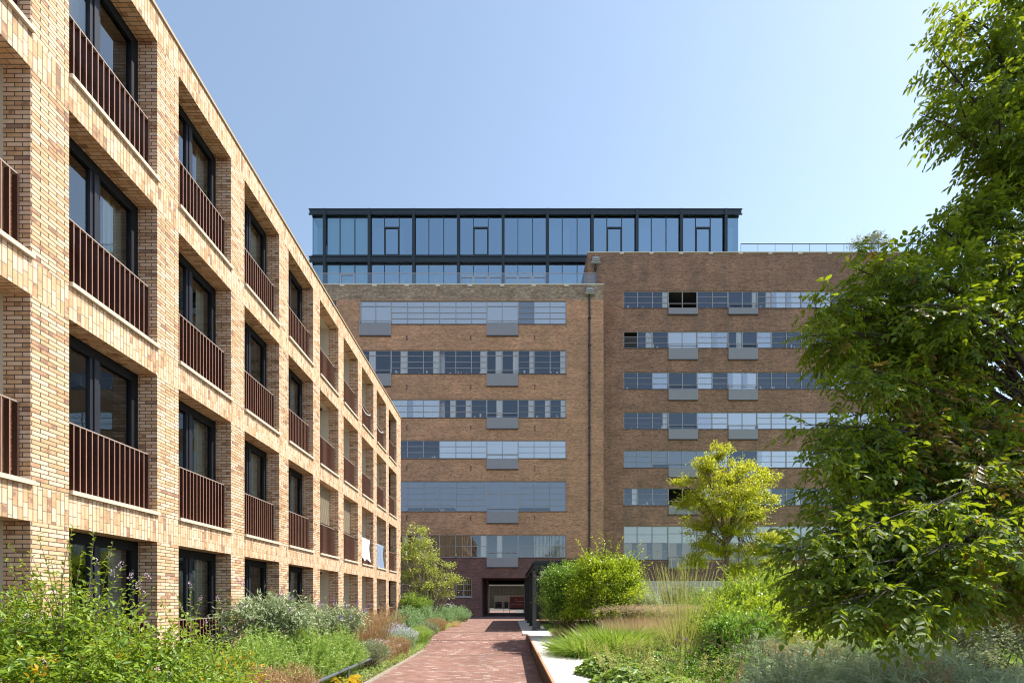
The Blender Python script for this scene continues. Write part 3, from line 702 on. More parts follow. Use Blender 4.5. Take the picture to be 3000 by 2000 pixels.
for lv, (c, d) in enumerate(((gM, gT), (zBt, gMb))):
    for i, (ua, ub) in enumerate(zip(edges, edges[1:])):
        a, b = xp(ua), xp(ub); m = MB(); full = ub - ua > 100
        npan = 3 if full else 1
        pale = i <= 1 or i == len(edges) - 2
        m.poly([(a + .02, YP, c), (b - .02, YP, c), (b - .02, YP, d), (a + .02, YP, d)])
        g = m.build('glass', M_gl_pale if pale else M_gl_pent, pf)
        m = MB()
        if full:
            for q in (1, 2): x = a + (b - a) * q / 3; m.box(x - .035, x + .035, YP - .06, YP + .06, c, d)
        m.box(a + .16, b - .1 if full else b - .02, YP - .05, YP + .05, c, c + .07); m.box(a + .02, a + .05, YP - .05, YP + .05, c + .07, d)
        m.build('mullion', M_black, pf)
        def door(x0, x1, zt, mat=M_black):
            m = MB(); w = .13
            m.box(x0, x0 + w, YP - .08, YP + .07, c + .02, zt); m.box(x1 - w, x1, YP - .08, YP + .07, c + .02, zt); m.box(x0 + w, x1 - w, YP - .08, YP + .07, zt - w, zt); m.box(x0 + w, x1 - w, YP - .08, YP + .07, c + .02, c + .1)
            m.build('door', mat, pf)
        t3 = (b - a) / 3
        if lv == 0 and i in (2, 4, 7, 9): door(a + t3, b - t3, c + (d - c) * .70)
        if lv == 1 and i in (1,): door(a + t3, b - t3, Z(803, YP), M_grey)
        if lv == 1 and i in (4, 5): door(a + .16, a + t3, Z(810, YP), M_grey); door(a + t3, b - t3, Z(810, YP), M_grey); door(b - t3, b - .16, Z(810, YP), M_grey)
        # blinds / curtains behind
        m = MB(); rr = SR.random()
        if pale and i == 1: m.poly([(a + .1, YP + .4, c), (b - .1, YP + .4, c), (b - .1, YP + .4, d), (a + .1, YP + .4, d)])
        elif rr < .5: m.poly([(a + .2, YP + .6, c), (a + .2 + t3 * (1 + rr * 3), YP + .6, c), (a + .2 + t3 * (1 + rr * 3), YP + .6, d - .8), (a + .2, YP + .6, d - .8)])
        if m.v: m.build('blind', M_blind if i == 1 else M_blind2, g)
m = MB(); m.poly([(XA, YP + .1, zBt), (XA, YP + 9.4, zBt), (XA, YP + 9.4, zT), (XA, YP + .1, zT)]); m.poly([(XB, YP + .1, zBt), (XB, YP + 9.4, zBt), (XB, YP + 9.4, zT), (XB, YP + .1, zT)]); m.build('side_glass', M_gl_pale, pf)
m = MB(); m.box(XA + 2.5, XB - 2.5, YP + 5, YP + 5.2, zBt, zTb); m.box(XA + .1, XB - .1, YP + .15, YP + 9, zMb + .1, zM - .1); m.box(XA + .1, XB - .1, YP + .15, YP + 9, gT + .02, zT - .1)
m.box(XA + .1, XB - .1, YP + 9, YP + 9.2, zBt, zT)
m.build('core', M_room, pf)
# roof terraces: glass balustrades, planting
def balustrade(parent, x0, x1, y, z0, z1, step, top):
    m = MB(); m.box(x0, x1, y - .03, y + .03, z1 - .04, z1); x = x0
    while x <= x1 + .01: m.box(x - .012, x + .012, y - .012, y + .012, z0, z1 - .04); x += step
    b = m.build('balustrade', top, parent)
    m = MB(); m.poly([(x0, y, z0), (x1, y, z0), (x1, y, z1 - .04), (x0, y, z1 - .04)]); m.build('glass_panel', M_gl_rail, b)
balustrade(fac, X(905, YL + .4), X(1747, YL + .4), YL + .4, ZTL + .1, Z(800, YL + .4), 3.05, M_grey)
balustrade(fac, X(2170, YR + .5), X(2708, YR + .5), YR + .5, ZTR + .1, Z(714, YR + .5), 1.72, M_black)

# ---- street seen through the passage
h = thing('hoarding', 'white boarded site hut with a red sign, seen through the passage', 'site hut', (.5, 72, 0))
y = 72; a, b = X(1448, y), 4.2; m = MB(); zz0, zz1 = Z(1787, y), Z(1743, y)
m.box(a, b, y, y + 2.5, .15, zz1); m.build('board', M_hoard, h)
m = MB()
for c, d in ((1451, 1470), (1478, 1488)): m.box(X(c, y), X(d, y), y - .03, y - .002, Z(1779, y), Z(1762, y))
m.box(X(1494, y), 4.1, y - .03, y - .002, Z(1784, y), Z(1779, y)); m.build('opening', M_hole, h)
sg = thing('direction_sign', 'red sign with a white arrow turning up, on the white hut', 'sign', (1.6, 72, 2))
m = MB(); sx0, sx1, sz0, sz1 = X(1494, y), X(1534.5, y), Z(1778, y), Z(1747, y); m.box(sx0, sx1 + .6, y - .08, y - .04, sz0, sz1); m.build('board', M_red, sg)
m = MB(); ax = X(1511.5, y); yy = y - .10
m.box(ax - .035, ax + .035, yy, yy + .015, Z(1761, y), Z(1752.5, y)); m.box(ax + .036, sx1 + .3, yy, yy + .015, Z(1761, y), Z(1759.8, y))
m.bar((ax, yy + .02, Z(1751.8, y)), (ax - .26, yy + .02, Z(1756, y)), .07, .015); m.bar((ax, yy + .02, Z(1751.8, y)), (ax + .26, yy + .02, Z(1756, y)), .07, .015)
m.build('arrow', M_signink, sg)
def text(body, size, loc, mat, parent, name='lettering'):
    cu = bpy.data.curves.new(name, 'FONT'); cu.body = body; cu.size = size; cu.extrude = .004
    tmp = bpy.data.objects.new('t', cu); COL.objects.link(tmp)
    dg = bpy.context.evaluated_depsgraph_get(); me = bpy.data.meshes.new_from_object(tmp.evaluated_get(dg))
    bpy.data.objects.remove(tmp); me.materials.clear(); me.materials.append(mat); me.name = name
    o = link(name, me, parent); o.rotation_euler = (math.pi / 2, 0, 0); o.location = Vector(loc) - Vector(parent.location); return o
text('DIGOTORDI', .38, (sx0 + .1, y - .09, Z(1771, y)), M_signink, sg)
gr = thing('guard_rail', 'grey tubular guard rail at the far mouth of the passage', 'guard rail', (-.4, 55.2, 0))
y = 55.2; m = MB(); a, b = X(1434, y), X(1533, y); zt = Z(1766.5, y)
m.tube([(a, y, .03), (a, y, zt - .2), (a + .07, y, zt - .06), (a + .2, y, zt), (b - .2, y, zt), (b - .07, y, zt - .06), (b, y, zt - .2), (b, y, .03)], .035, 8); m.build('top_tube', M_gal, gr)
m = MB(); m.tube([(a, y, Z(1779, y)), (b, y, Z(1779, y))], .025, 6); m.build('mid_tube', M_gal, gr)
for u in (1476, 1493): m = MB(); m.tube([(X(u, y), y, .03), (X(u, y), y, zt)], .03, 6); m.build('post', M_gal, gr)
wh = thing('warehouse', 'shade darkened warehouse facade across the street beyond the passage', 'building', (0, 86, 0))
y = 86; m = MB(); wins = []
for i in range(-8, 9): wins.append((i * 4.6 - 1.7, i * 4.6 + 2.2, 2.2, 4.1))
m.holed(-60, 60, 0, 9, wins, y, .3); m.build('wall', M_ware, wh)
m = MB(); m.box(-60, 60, y - .12, y - .003, 4.45, 4.7); m.build('cornice', M_sill, wh)
m = MB()
for a, b, c, d in wins:
    for q in range(1, 6): x = a + (b - a) * q / 6; m.box(x - .03, x + .03, y + .1, y + .15, c, d)
    for q in (1, 2): z = c + (d - c) * q / 3; m.box(a, b, y + .11, y + .14, z - .03, z + .03)
m.build('glazing_bars', M_ware, wh)
m = MB(); m.poly([(-60, y + .16, 2), (60, y + .16, 2), (60, y + .16, 4.3), (-60, y + .16, 4.3)]); m.build('glass', plain('shade toned warehouse glass', (.12, .11, .07), .5), wh)  # panes coloured dark to match the painted shade of the wall

# ------------------------------------------------------------------ black steel shelter
sh = thing('shelter', 'black steel framed glass shelter between the path and the round bush', 'shelter', (2.9, 28, 0))
x0, x1 = 1.30, 4.35; ya, yb = 22.5, 33.9; zr = 3.56
m = MB(); m.box(x0 - .05, x1 + .05, ya - .05, yb, zr - .02, zr + .10); m.build('roof', M_black, sh)
m = MB()
for (a, b) in (((x0, ya), (x1, ya)), ((x0, ya), (x0, yb)), ((x1, ya), (x1, yb))):
    for dz in (0, -.30): m.bar((*a, zr - .06 + dz), (*b, zr - .06 + dz), .22, .05)
    m.bar((*a, zr - .21), (*b, zr - .21), .05, .24)
m.build('beam', M_black, sh)
for i, y in enumerate((22.6, 26.3, 30.0, 33.7)):
    for x in (x0, x1):
        m = MB(); m.box(x - .1, x + .1, y - .1, y - .08, .05, zr - .34); m.box(x - .1, x + .1, y + .08, y + .1, .05, zr - .34); m.box(x - .012, x + .012, y - .08, y + .08, .05, zr - .34)
        p = m.build('post', plain('post paint', (.05, .052, .056), .5) if i == 0 and x == x0 else M_black, sh)
        m = MB(); m.box(x - .17, x + .17, y - .15, y + .15, .0, .048); m.build('base_plate', M_black, p)
m = MB()
for (ys_, ye_) in ((23.5, 26.1), (27.2, 29.8), (30.9, 33.5)): m.box(x0 + .09, x0 + .12, ys_, ye_, .12, zr - .45)
y = 26.1
while y < 33.5: m.box(x0 + .06, x0 + .09, y, y + .03, .12, zr - .45); y += .12
m.build('side_screen', M_slat, sh)
m = MB(); m.poly([(x0 + .3, ya + .25, .1), (x1 - .1, ya + .25, .1), (x1 - .1, ya + .25, zr - .4), (x0 + .3, ya + .25, zr - .4)]); m.poly([(x1 - .05, ya, .1), (x1 - .05, yb, .1), (x1 - .05, yb, zr - .4), (x1 - .05, ya, zr - .4)]); m.build('glass', M_gl_left, sh)
m = MB()
for x in (x0 + .3, x0 + .95, x0 + 1.9, x1 - .1): m.box(x - .03, x + .03, ya + .22, ya + .28, .06, zr - .38)
m.box(x0 + .3, x1 - .1, ya + .225, ya + .275, zr - 1.0, zr - .95); m.bar((x0 + .4, ya + .2, zr - .5), (x1 - .6, ya + .2, zr - 1.9), .03); m.build('glazing_bars', M_black, sh)
m = MB(); m.box(x0 + .5, x1 - .5, yb - .3, yb - .2, .1, zr - .4); m.build('rear_panel', plain('shelter rear board', (.30, .28, .20), .8), sh)
# ------------------------------------------------------------------ plants
UPV = np.array([0, 0, 1.])
def field(P, wl):
    K = rv(7) * (2 * np.pi / wl) * R.uniform(.7, 1.4, (7, 1)); ph = R.uniform(0, 6.28, 7)
    return np.cos(P @ K.T + ph).sum(1)
def bush_geo(g, blobs, nclump, nleaf, rc, L, W, up=.35, oval=False, fold=.2, droop=0., inner=.42, gap=.25):
    b = np.array(blobs, float); wt = (b[:, 3] * b[:, 4] * b[:, 5]) ** .7; k = R.choice(len(b), nclump, p=wt / wt.sum())
    O = rv(nclump); O[:, 2] = np.where(O[:, 2] < -.3, -O[:, 2] * .5, O[:, 2]); O = unit(O)
    rr = R.random(nclump) ** inner
    C = b[k, :3] + O * b[k, 3:6] * rr[:, None]
    if gap:                                    # hollows and windows in the foliage
        wl = float(np.median(b[:, 3:6])) * 1.1; f = field(C, wl); ok = f > np.quantile(f, gap); C = C[ok]; O = O[ok]; nclump = len(C)
    i = np.repeat(np.arange(nclump), nleaf); n = len(i)
    sz = R.uniform(.6, 1.4, nclump)[i][:, None]
    P = C[i] + (R.normal(size=(n, 3)) * np.array([1, 1, .75]) + O[i] * R.normal(size=(n, 1)) * .8) * rc * sz
    D = unit(O[i] * .55 + rv(n) * .8 + UPV * (up - droop)); N = unit(UPV * .9 + rv(n) * .75 + O[i] * .3)
    g.leaves(P, D, N, L * R.uniform(.6, 1.25, n), W * R.uniform(.7, 1.2, n), fold=fold, oval=oval)
    return C, O
def curves(base, tips, k=6, bow=.25, out=.5):
    """gentle curves from base points (n,3) to tips (n,3)"""
    d = tips - base; ln = np.linalg.norm(d, axis=1, keepdims=True)
    mid = base + d * np.array([out * .7, out * .7, .62]) + R.normal(size=d.shape) * ln * bow * .25
    t = np.linspace(0, 1, k)[None, :, None]
    return (1 - t) ** 2 * base[:, None] + 2 * t * (1 - t) * mid[:, None] + t * t * tips[:, None]
def stems(g, base, tips, r0, r1, k=6, sides=5, bow=.25, spread=.05):
    n = len(tips); B = np.array(base) + np.c_[R.normal(size=(n, 2)) * spread, np.zeros(n)]
    P = curves(B, tips, k, bow); rad = np.linspace(1, 0, k)[None] * (r0 - r1) + r1
    g.tubes(P, np.repeat(rad, n, 0), sides); return P
def spikes(g, P, D, L, r, n=50, sz=.02):
    """flower heads: small petals crowded round an axis"""
    m = len(P); t = R.random((m, n, 1)); O = rv(m * n).reshape(m, n, 3)
    D = unit(D)[:, None]; O = unit(O - (O * D).sum(-1, keepdims=True) * D)
    Q = P[:, None] + D * t * L + O * r * (1 - .75 * t) * R.uniform(.4, 1, (m, n, 1))
    Q = Q.reshape(-1, 3); g.leaves(Q, (O + rv(m * n).reshape(m, n, 3) * .5).reshape(-1, 3), rv(len(Q)), sz, sz * .8, oval=False)
def shrub(name, label, cat, base, blobs, mat, nclump, nleaf, rc, L, W, bark=M_bark, nst=40, gap=.25, r0=.012, group=None, oval=False, up=.35, droop=0., inner=.42, fold=.2, spread=.1):
    t = thing(name, label, cat, base, group); g = G(); C, O = bush_geo(g, blobs, nclump, nleaf, rc, L, W, up, oval, fold, droop, inner, gap)
    g.build('foliage', mat, t)
    if nst:
        g2 = G(); stems(g2, base, C[:nst], r0, .0025, spread=spread); g2.build('stems', bark, t)
    return t, C, O
def wand(t, base, tips, mat, bark, nl, L, W, name='shoots', r0=.008, oval=True, tstart=.25, pairs=True, droopy=.1, k=10):
    """arching shoots with leaves along them"""
    g = G(); g2 = G(); P = stems(g2, base, tips, r0, .002, k=k, bow=.15)
    n = len(tips); ii = np.repeat(np.arange(n), nl); tt = np.tile(np.linspace(tstart, 1, nl), n) + R.normal(size=n * nl) * .01
    f = np.clip(tt, 0, 1) * (k - 1); a = np.minimum(f.astype(int), k - 2); fr = (f - a)[:, None]
    Q = P[ii, a] * (1 - fr) + P[ii, a + 1] * fr; T = unit(P[ii, a + 1] - P[ii, a]); S = unit(np.cross(T, UPV) + rv(len(ii)) * .3)
    sg = np.where(np.arange(len(ii)) % 2 == 0, 1, -1)[:, None]
    D = unit(T * .7 + S * sg * .9 - UPV * droopy + rv(len(ii)) * .25)
    sc_ = np.clip(1.25 - tt * .6, .4, 1.2)
    g.leaves(Q, D, unit(UPV + rv(len(ii)) * .4), L * sc_ * R.uniform(.8, 1.15, len(ii)), W * sc_, oval=oval)
    f_ = g.build(name, mat, t); g2.build('stems', bark, t); return P
def mound(name, label, cat, c, r, n, L, W, mat, spread=.7, droop=.5, group=None, seg=4, heads=None, hmat=None, rmin=0.):
    t = thing(name, label, cat, c, group); g = G()
    a = R.uniform(0, 2 * np.pi, n); q = np.sqrt(R.random(n)) * r; o = np.c_[np.cos(a), np.sin(a), np.zeros(n)]
    P = np.array(c) + o * q[:, None]; D = UPV + o * (spread * (q / r * .8 + .2))[:, None] + rv(n) * .22
    g.blades(P, D, L * R.uniform(.6, 1.15, n), W, droop * R.uniform(.5, 1.4, n), seg=seg); g.build('blades', mat, t)
    if heads:
        g = G(); m = heads[0]; Dm = unit(D[:m]); Pm = P[:m] + Dm * L * heads[1]; spikes(g, Pm, Dm + rv(m) * .1, heads[2], heads[3], heads[4], heads[5]); g.build('flower_heads', hmat or mat, t)
    return t
def feather(name, label, c, r, h, mat, nst=200, nl=44, ll=.095, lw=.015, group=None, cat='plant', lean=(0, 0)):
    """mounds of fine stems thickly set with needle leaves"""
    t = thing(name, label, cat, c, group); g = G(); g2 = G(); c = np.array(c, float)
    a = R.uniform(0, 2 * np.pi, nst); q = R.random(nst) ** .6; o = np.c_[np.cos(a), np.sin(a), np.zeros(nst)]
    B = c + o * (q * r * .45)[:, None]
    T = c + o * (q * r)[:, None] + np.c_[np.full(nst, lean[0]), np.full(nst, lean[1]), np.zeros(nst)] + UPV * (h * (1 - .55 * q ** 2) * R.uniform(.75, 1.08, nst))[:, None]
    k = 7; P = curves(B, T, k, .15, .2); g2.tubes(P, np.linspace(.004, .0015, k)[None].repeat(nst, 0), 3)
    ii = np.repeat(np.arange(nst), nl); tt = .32 + .68 * np.tile(np.linspace(0, 1, nl), nst)
    f = tt * (k - 1); s = np.minimum(f.astype(int), k - 2); fr = (f - s)[:, None]
    Q = P[ii, s] * (1 - fr) + P[ii, s + 1] * fr; Tn = unit(P[ii, s + 1] - P[ii, s])
    D = unit(Tn * .75 + rv(len(ii)) * .85); g.blades(Q, D, ll * R.uniform(.7, 1.2, len(ii)) * np.clip(1.4 - tt * .6, .5, 1.2), lw, .25, seg=2, tipw=.1)
    g.build('foliage', mat, t); g2.build('stems', mat, t); return t
def copy_tree(o, loc, rz, s, label, parent=None):
    c = o.copy(); COL.objects.link(c)
    if parent is None:
        c.location = loc; c.rotation_euler = (0, 0, rz); c.scale = (s, s, s); c['label'] = label
    else: c.parent = parent
    for ch in list(o.children): copy_tree(ch, None, 0, 1, None, c)
    return c
GL = -.44           # level of the left bed

# ---- left bed, from the camera towards the factory
g0 = (-4.6, 4.3, GL)
bl = [(-4.6, 3.6, .55, .8, 1.0, .75), (-4.2, 4.4, .8, .95, .8, .85), (-3.7, 4.6, .45, .8, .7, .72), (-5.2, 4.6, .9, .8, .9, .9), (-3.1, 3.7, .1, .8, .9, .7), (-3.2, 4.7, .2, .6, .5, .5)]
t_, C, O = shrub('flowering_shrub', 'big fresh green shrub with arching shoots and small pink flowers, lower left corner', 'shrub', g0, bl, L_ind, 1400, 26, .08, .062, .031, nst=110, oval=True, spread=.35, inner=.6)
g = G(); bush_geo(g, [(-3.5, 5.1, .35, .75, .5, .5), (-4.3, 4.1, .5, .9, .7, .7)], 60, 12, .05, .05, .028, oval=True); g.build('yellow_leaves', L_yel, t_)
tips = np.array([[X(u, y), y, Z(v, y)] for u, v, y in [(215,1535,4.4),(275,1560,4.4),(110,1565,4.2),(30,1600,4.1),(330,1590,4.5),(300,1640,4.3),(420,1680,4.9),(150,1640,4.0),(60,1660,3.8),(360,1660,4.4),(240,1610,4.4),(205,1590,4.4),(20,1640,3.9),(390,1700,4.6),(180,1680,4.0),(450,1720,4.8),(90,1620,4.1)]])
P = wand(t_, (-4.5, 4.4, .3), tips, L_ind, M_bark, 40, .07, .032, tstart=.3)
g = G(); k = R.integers(0, len(C), 70); Pp = C[k] + O[k] * .05; sel = Pp[:, 2] > .65; Pp = np.concatenate([Pp[sel], [[X(u, 4.5), 4.5, Z(v, 4.5)] for u, v in [(285,1655),(310,1640),(345,1665),(330,1690),(375,1700),(395,1720),(440,1700),(420,1740)]]])
spikes(g, Pp, UPV + rv(len(Pp)) * .5, .09, .022, 24, .014); g.build('pink_flowers', F_pnk, t_)
# second, looser plant to its right with yellowing leaves
bl = [(-4.2, 6.2, .35, .55, .6, .55), (-3.9, 5.8, -.05, .7, .6, .45), (-4.6, 6.4, .65, .5, .5, .4)]
t_, C, O = shrub('flowering_shrub', 'loose airy shrub with yellowing leaves right of the pink flowered one', 'shrub', (-4.3, 6.1, GL), bl, L_ind, 330, 20, .07, .055, .026, nst=70, oval=True, spread=.3)
g = G(); bush_geo(g, bl[:2], 55, 9, .05, .055, .03, oval=True); g.build('yellow_leaves', L_yel, t_)
tips = np.array([[X(u, y), y, Z(v, y)] for u, v, y in [(495,1705,5.8),(560,1720,6.1),(585,1760,6.2),(640,1760,6.4),(690,1790,6.6),(530,1780,5.9),(470,1750,5.6),(600,1830,6.0),(660,1850,6.3)]])
wand(t_, (-4.3, 6.1, .0), tips, L_ind, M_bark, 34, .07, .032)
g = G(); spikes(g, tips, UPV + rv(len(tips)) * .4, .09, .02, 26, .014); g.build('pink_flowers', F_pnk, t_)
# buddleias
for (lab, u, vt, y, n, sp) in (('grey green butterfly bush with violet spikes, nearer one by the wall', 800, 1735, 9.6, 330, .95), ('grey green butterfly bush with violet spikes, farther one in front of the loggias', 985, 1765, 12.6, 240, .8)):
    x = X(u, y); zt = Z(vt, y); bl = [(x, y, zt - .55, sp, .7, .5), (x - .35, y - .2, zt - .8, sp * .7, .6, .6), (x + .4, y + .3, zt - .75, sp * .6, .6, .5)]
    t_, C, O = shrub('butterfly_bush', lab, 'shrub', (x, y, GL), bl, L_bud, n, 20, .11, .15, .032, nst=90, droop=.45, up=.25, spread=.3, r0=.014, group='butterfly bushes')
    m_ = 11; T = C[:m_] + O[:m_] * .25 + [0, 0, .22]; g = G(); g2 = G(); Dd = unit(O[:m_] + UPV * .7 + rv(m_) * .3)
    spikes(g, T, Dd, .18, .026, 90, .018); g.build('flower_spikes', F_pur, t_)
    g = G(); spikes(g, C[m_:m_ + 18] + O[m_:m_ + 18] * .25, O[m_:m_ + 18] + UPV * .4, .2, .02, 60, .016); g.build('spent_spikes', L_brn, t_)
    stems(g2, (x, y, zt - 1), T, .006, .003); g2.build('stems', L_gry, t_)
# feathery green mounds
f1 = feather('feathery_perennial', 'large feathery green mound in front of the nearer butterfly bush', (-4.75, 8.2, GL), .85, 1.50, L_ams, nst=330, nl=52, group='feathery green mounds')
for (x, y, s, rz, lab) in ((-4.45, 9.5, 1.0, 1, 'feathery green mound, second along the left bed'), (-5.35, 7.6, .85, 2, 'feathery green mound close to the wall beneath the butterfly bush'), (-4.35, 10.9, .92, 3, 'feathery green mound ahead of the straw coloured grass'), (-5.3, 9.2, 1.0, 4, 'feathery green mound half hidden under the violet spikes')):
    copy_tree(f1, (x, y, GL), rz * 1.3, s, lab)
f2 = feather('feathery_perennial', 'blue green feathery mound at the foot of the small tree', (-5.1, 21.5, -.2), 1.1, 1.5, L_ams2, nst=260, nl=46, ll=.11, lw=.018, group='blue green feathery mounds')
for (x, y, s, rz, lab) in ((-4.6, 24.0, .95, 1, 'blue green feathery mound by the end pier of the yellow building'), (-4.3, 27.0, .95, 2, 'blue green feathery mound just right of the small tree'), (-3.9, 30.0, .9, 3, 'blue green feathery mound below the white chair'), (-3.6, 32.3, .85, 4, 'last blue green feathery mound, at the corner of the bed by the factory wall'), (-5.9, 26.0, 1.0, 5, 'blue green feathery mound left of the small tree'), (-5.6, 29.5, 1.0, 6, 'blue green feathery mound behind the small tree')):
    copy_tree(f2, (x, y, -.1), rz * 1.1, s, lab)
# dry brown perennials, straw grass, asters
def dry(name, lab, x, y, r, h, mat, n=500, fl=None, z=GL, W=.006, group=None):
    t = thing(name, lab, 'plant', (x, y, z), group); g = G()
    a = R.uniform(0, 6.28, n); q = np.sqrt(R.random(n)) * r; o = np.c_[np.cos(a), np.sin(a), np.zeros(n)]
    B = np.array([x, y, z]) + o * q[:, None] * .8; H = h * R.uniform(.7, 1.1, n) * (1 - .25 * (q / r) ** 2)
    D = unit(UPV + o * .25 * (q / r)[:, None] + rv(n) * .16); g.blades(B, D, H, W, .03, seg=2, tipw=.6); T = B + D * H[:, None]
    i = np.repeat(np.arange(n), 9); Q = T[i] + rv(len(i)) * R.uniform(.01, .09, (len(i), 1)) - UPV * .05
    g.leaves(Q, rv(len(i)) + UPV * .4, rv(len(i)), .028, .016, oval=False)
    i = np.repeat(np.arange(n), 5); fr = R.random((len(i), 1)); Q = B[i] + (T[i] - B[i]) * fr; g.leaves(Q, rv(len(i)) + UPV * .5, rv(len(i)), .05, .016, oval=False)
    g.build('stems', mat, t)
    if fl:
        g = G(); k = R.choice(n, min(n, fl[1])); i = np.repeat(k, 10); Q = T[i] + rv(len(i)) * .05; g.leaves(Q, UPV + rv(len(i)) * .8, rv(len(i)), .03, .026, oval=False); g.build('flowers', fl[0], t)
    return t
dry('dry_perennial', 'dry russet brown perennial clump beside the bent grey rail', -4.25, 6.9, .62, .95, L_brn, 900)
dry('dry_perennial', 'dry russet clump with green leaves just behind the grey rail', -4.1, 8.05, .42, .85, L_brn, 450)
dry('aster', 'pale lilac asters in the lower left of the bed', -4.15, 5.9, .50, .72, L_gry, 420, (F_lil, 200))
dry('aster', 'white lilac asters under the yellowing shrub', -3.75, 5.2, .40, .42, L_gry, 320, (F_lil, 170))
dry('tall_dry_grass', 'tall brown seed grass against the yellow brick pier', -5.2, 15.6, .8, 1.65, L_brn, 500, W=.012)
dry('tall_dry_grass', 'tall brown seed grass just beyond the straw grass', -5.4, 18.4, .8, 1.6, L_brn, 420, z=-.3, W=.014)
mound('straw_grass', 'bleached straw grass mound in the middle of the left bed', 'ornamental grass', (-4.6, 13.2, GL), .55, 1500, .9, .008, L_bei, .8, .5)
mound('straw_grass', 'bleached straw grass mound below the feathery mounds', 'ornamental grass', (-4.5, 15.4, GL), .55, 1100, .85, .010, L_bei, .8, .5)
mound('straw_grass', 'small bleached grass tuft near the end of the left bed', 'ornamental grass', (-3.75, 26.5, -.1), .5, 900, .9, .014, L_bei, .8, .5)
dry('aster', 'pale lilac asters beside the brick path edge', -4.15, 16.4, .6, .95, L_ams2, 420, (F_lil, 260), W=.01)
dry('aster', 'pale lilac asters in front of the tall brown grass', -4.7, 17.8, .6, .95, L_gry, 360, (F_lil, 200), z=-.35, W=.01)
dry('dry_perennial', 'reddish brown clump spilling to the path edge, far half of the bed', -4.0, 13.6, .5, .75, L_brn, 500, (F_lil, 50), W=.009)
dry('dry_perennial', 'reddish brown clump at the path edge below the asters', -3.95, 15.0, .45, .8, L_brn, 420, W=.01)
dry('dry_perennial', 'green brown clump at the path edge beyond the asters', -3.9, 18.6, .5, .8, L_ams, 420, z=-.3, W=.01)
dry('dry_perennial', 'olive brown clump at the path edge near the far straw tuft', -3.9, 22.5, .6, .8, L_brn, 420, z=-.1, W=.012)
dry('dry_perennial', 'low olive clump at the path edge between brown clumps', -3.9, 20.4, .5, .8, L_gry, 420, z=-.2, W=.012)
shrub('silver_shrub', 'rounded silver green shrub bulging over the path edge', 'shrub', (-3.95, 12.2, GL), [(-3.95, 12.2, -.02, .52, .6, .45)], L_gry, 500, 22, .045, .055, .014, nst=50, inner=.25, up=.6)
shrub('silver_shrub', 'smaller silver green shrub behind the rounded one', 'shrub', (-4.3, 13.0, GL), [(-4.3, 13.0, -.05, .45, .5, .42)], L_gry, 300, 20, .045, .055, .014, nst=30, inner=.25, up=.6)
# hosta gone yellow
t_ = thing('hosta', 'hosta with withered yellow leaves at the foot of the grey rail', 'plant', (-3.85, 9.9, GL)); g = G(); n = 34
a = R.uniform(0, 6.28, n); o = np.c_[np.cos(a), np.sin(a), np.zeros(n)]
g.leaves(np.array([-3.85, 9.9, -.40]) + o * .1 + UPV * R.uniform(0, .2, n)[:, None], o + UPV * R.uniform(.1, .7, n)[:, None], UPV + rv(n) * .3, R.uniform(.22, .36, n), .2, oval=True, curl=.2); g.build('leaves', L_yel, t_)
# low filler between the clumps
g = G(); n = 26000; P = np.c_[R.uniform(XF + .05, PX0 - .1, n), R.uniform(3, 33.5, n), np.full(n, -.43)]; P[:, 2] = np.where(P[:, 1] > 19, -.1, -.43)
g.blades(P, UPV + rv(n) * .5, R.uniform(.12, .42, n), .012, .4, seg=2); props(g.build('ground_cover', L_gry), 'low mixed ground cover filling the left bed', 'ground cover', kind='stuff')
g = G(); n = 9000; P = np.c_[R.uniform(PX0 - .35, PX0 + .05, n), R.uniform(9, 33, n), np.full(n, -.43)]; P[:, 2] = np.where(P[:, 1] > 19, -.05, -.43)
g.leaves(P + UPV * R.uniform(0, .25, n)[:, None], rv(n) + UPV * .4, UPV + rv(n) * .5, .05, .025, oval=False); props(g.build('ground_cover', L_ams), 'leafy ground cover along the edge of the brick path', 'ground cover', kind='stuff')
g = G(); n = 260; P = np.c_[R.uniform(PX0 + .1, PX1 - .1, n), R.uniform(7, 38, n), np.zeros(n)]; P[:, 2] = np.interp(P[:, 1], [q[0] for q in prof], [q[1] for q in prof]) + .012
g.leaves(P, rv(n) * [1, 1, .15], UPV + rv(n) * .3, .06, .035, oval=True, curl=.3); props(g.build('leaf_litter', L_yel), 'dry leaves scattered over the brick path', 'leaves', kind='stuff')
# bent tube rail
t_ = thing('knee_rail', 'low grey tubular rail bending along the left edge of the path', 'rail', (-3.78, 10, GL))
m = MB(); m.tube([(-3.80, 6.5, -.02), (-3.79, 8.0, -.01), (-3.77, 9.8, .01), (-3.78, 10.3, .0), (-3.80, 11.2, .0), (-3.78, 12.6, .0)], .033, 10); m.build('top_tube', M_gal, t_)
m = MB(); m.tube([(-3.77, 10.05, -.5), (-3.77, 10.05, .0)], .03, 8); m.build('post', M_gal, t_)
m = MB(); m.tube([(-3.77, 9.98, .01), (-3.78, 10.12, .005)], .040, 10); m.build('joint', M_gal, t_)
t_ = thing('knee_rail', 'short grey tubular rail showing between plants farther along the path', 'rail', (-3.72, 18, GL))
m = MB(); m.tube([(-3.74, 15.2, -.02), (-3.74, 16.2, -.02)], .033, 8); m.tube([(-3.74, 19.6, .26), (-3.74, 20.8, .28)], .033, 8); m.build('top_tube', M_gal, t_)
m = MB(); m.tube([(-3.74, 15.5, -.5), (-3.74, 15.5, -.02)], .03, 8); m.tube([(-3.74, 20.0, -.2), (-3.74, 20.0, .27)], .03, 8); m.build('post', M_gal, t_)

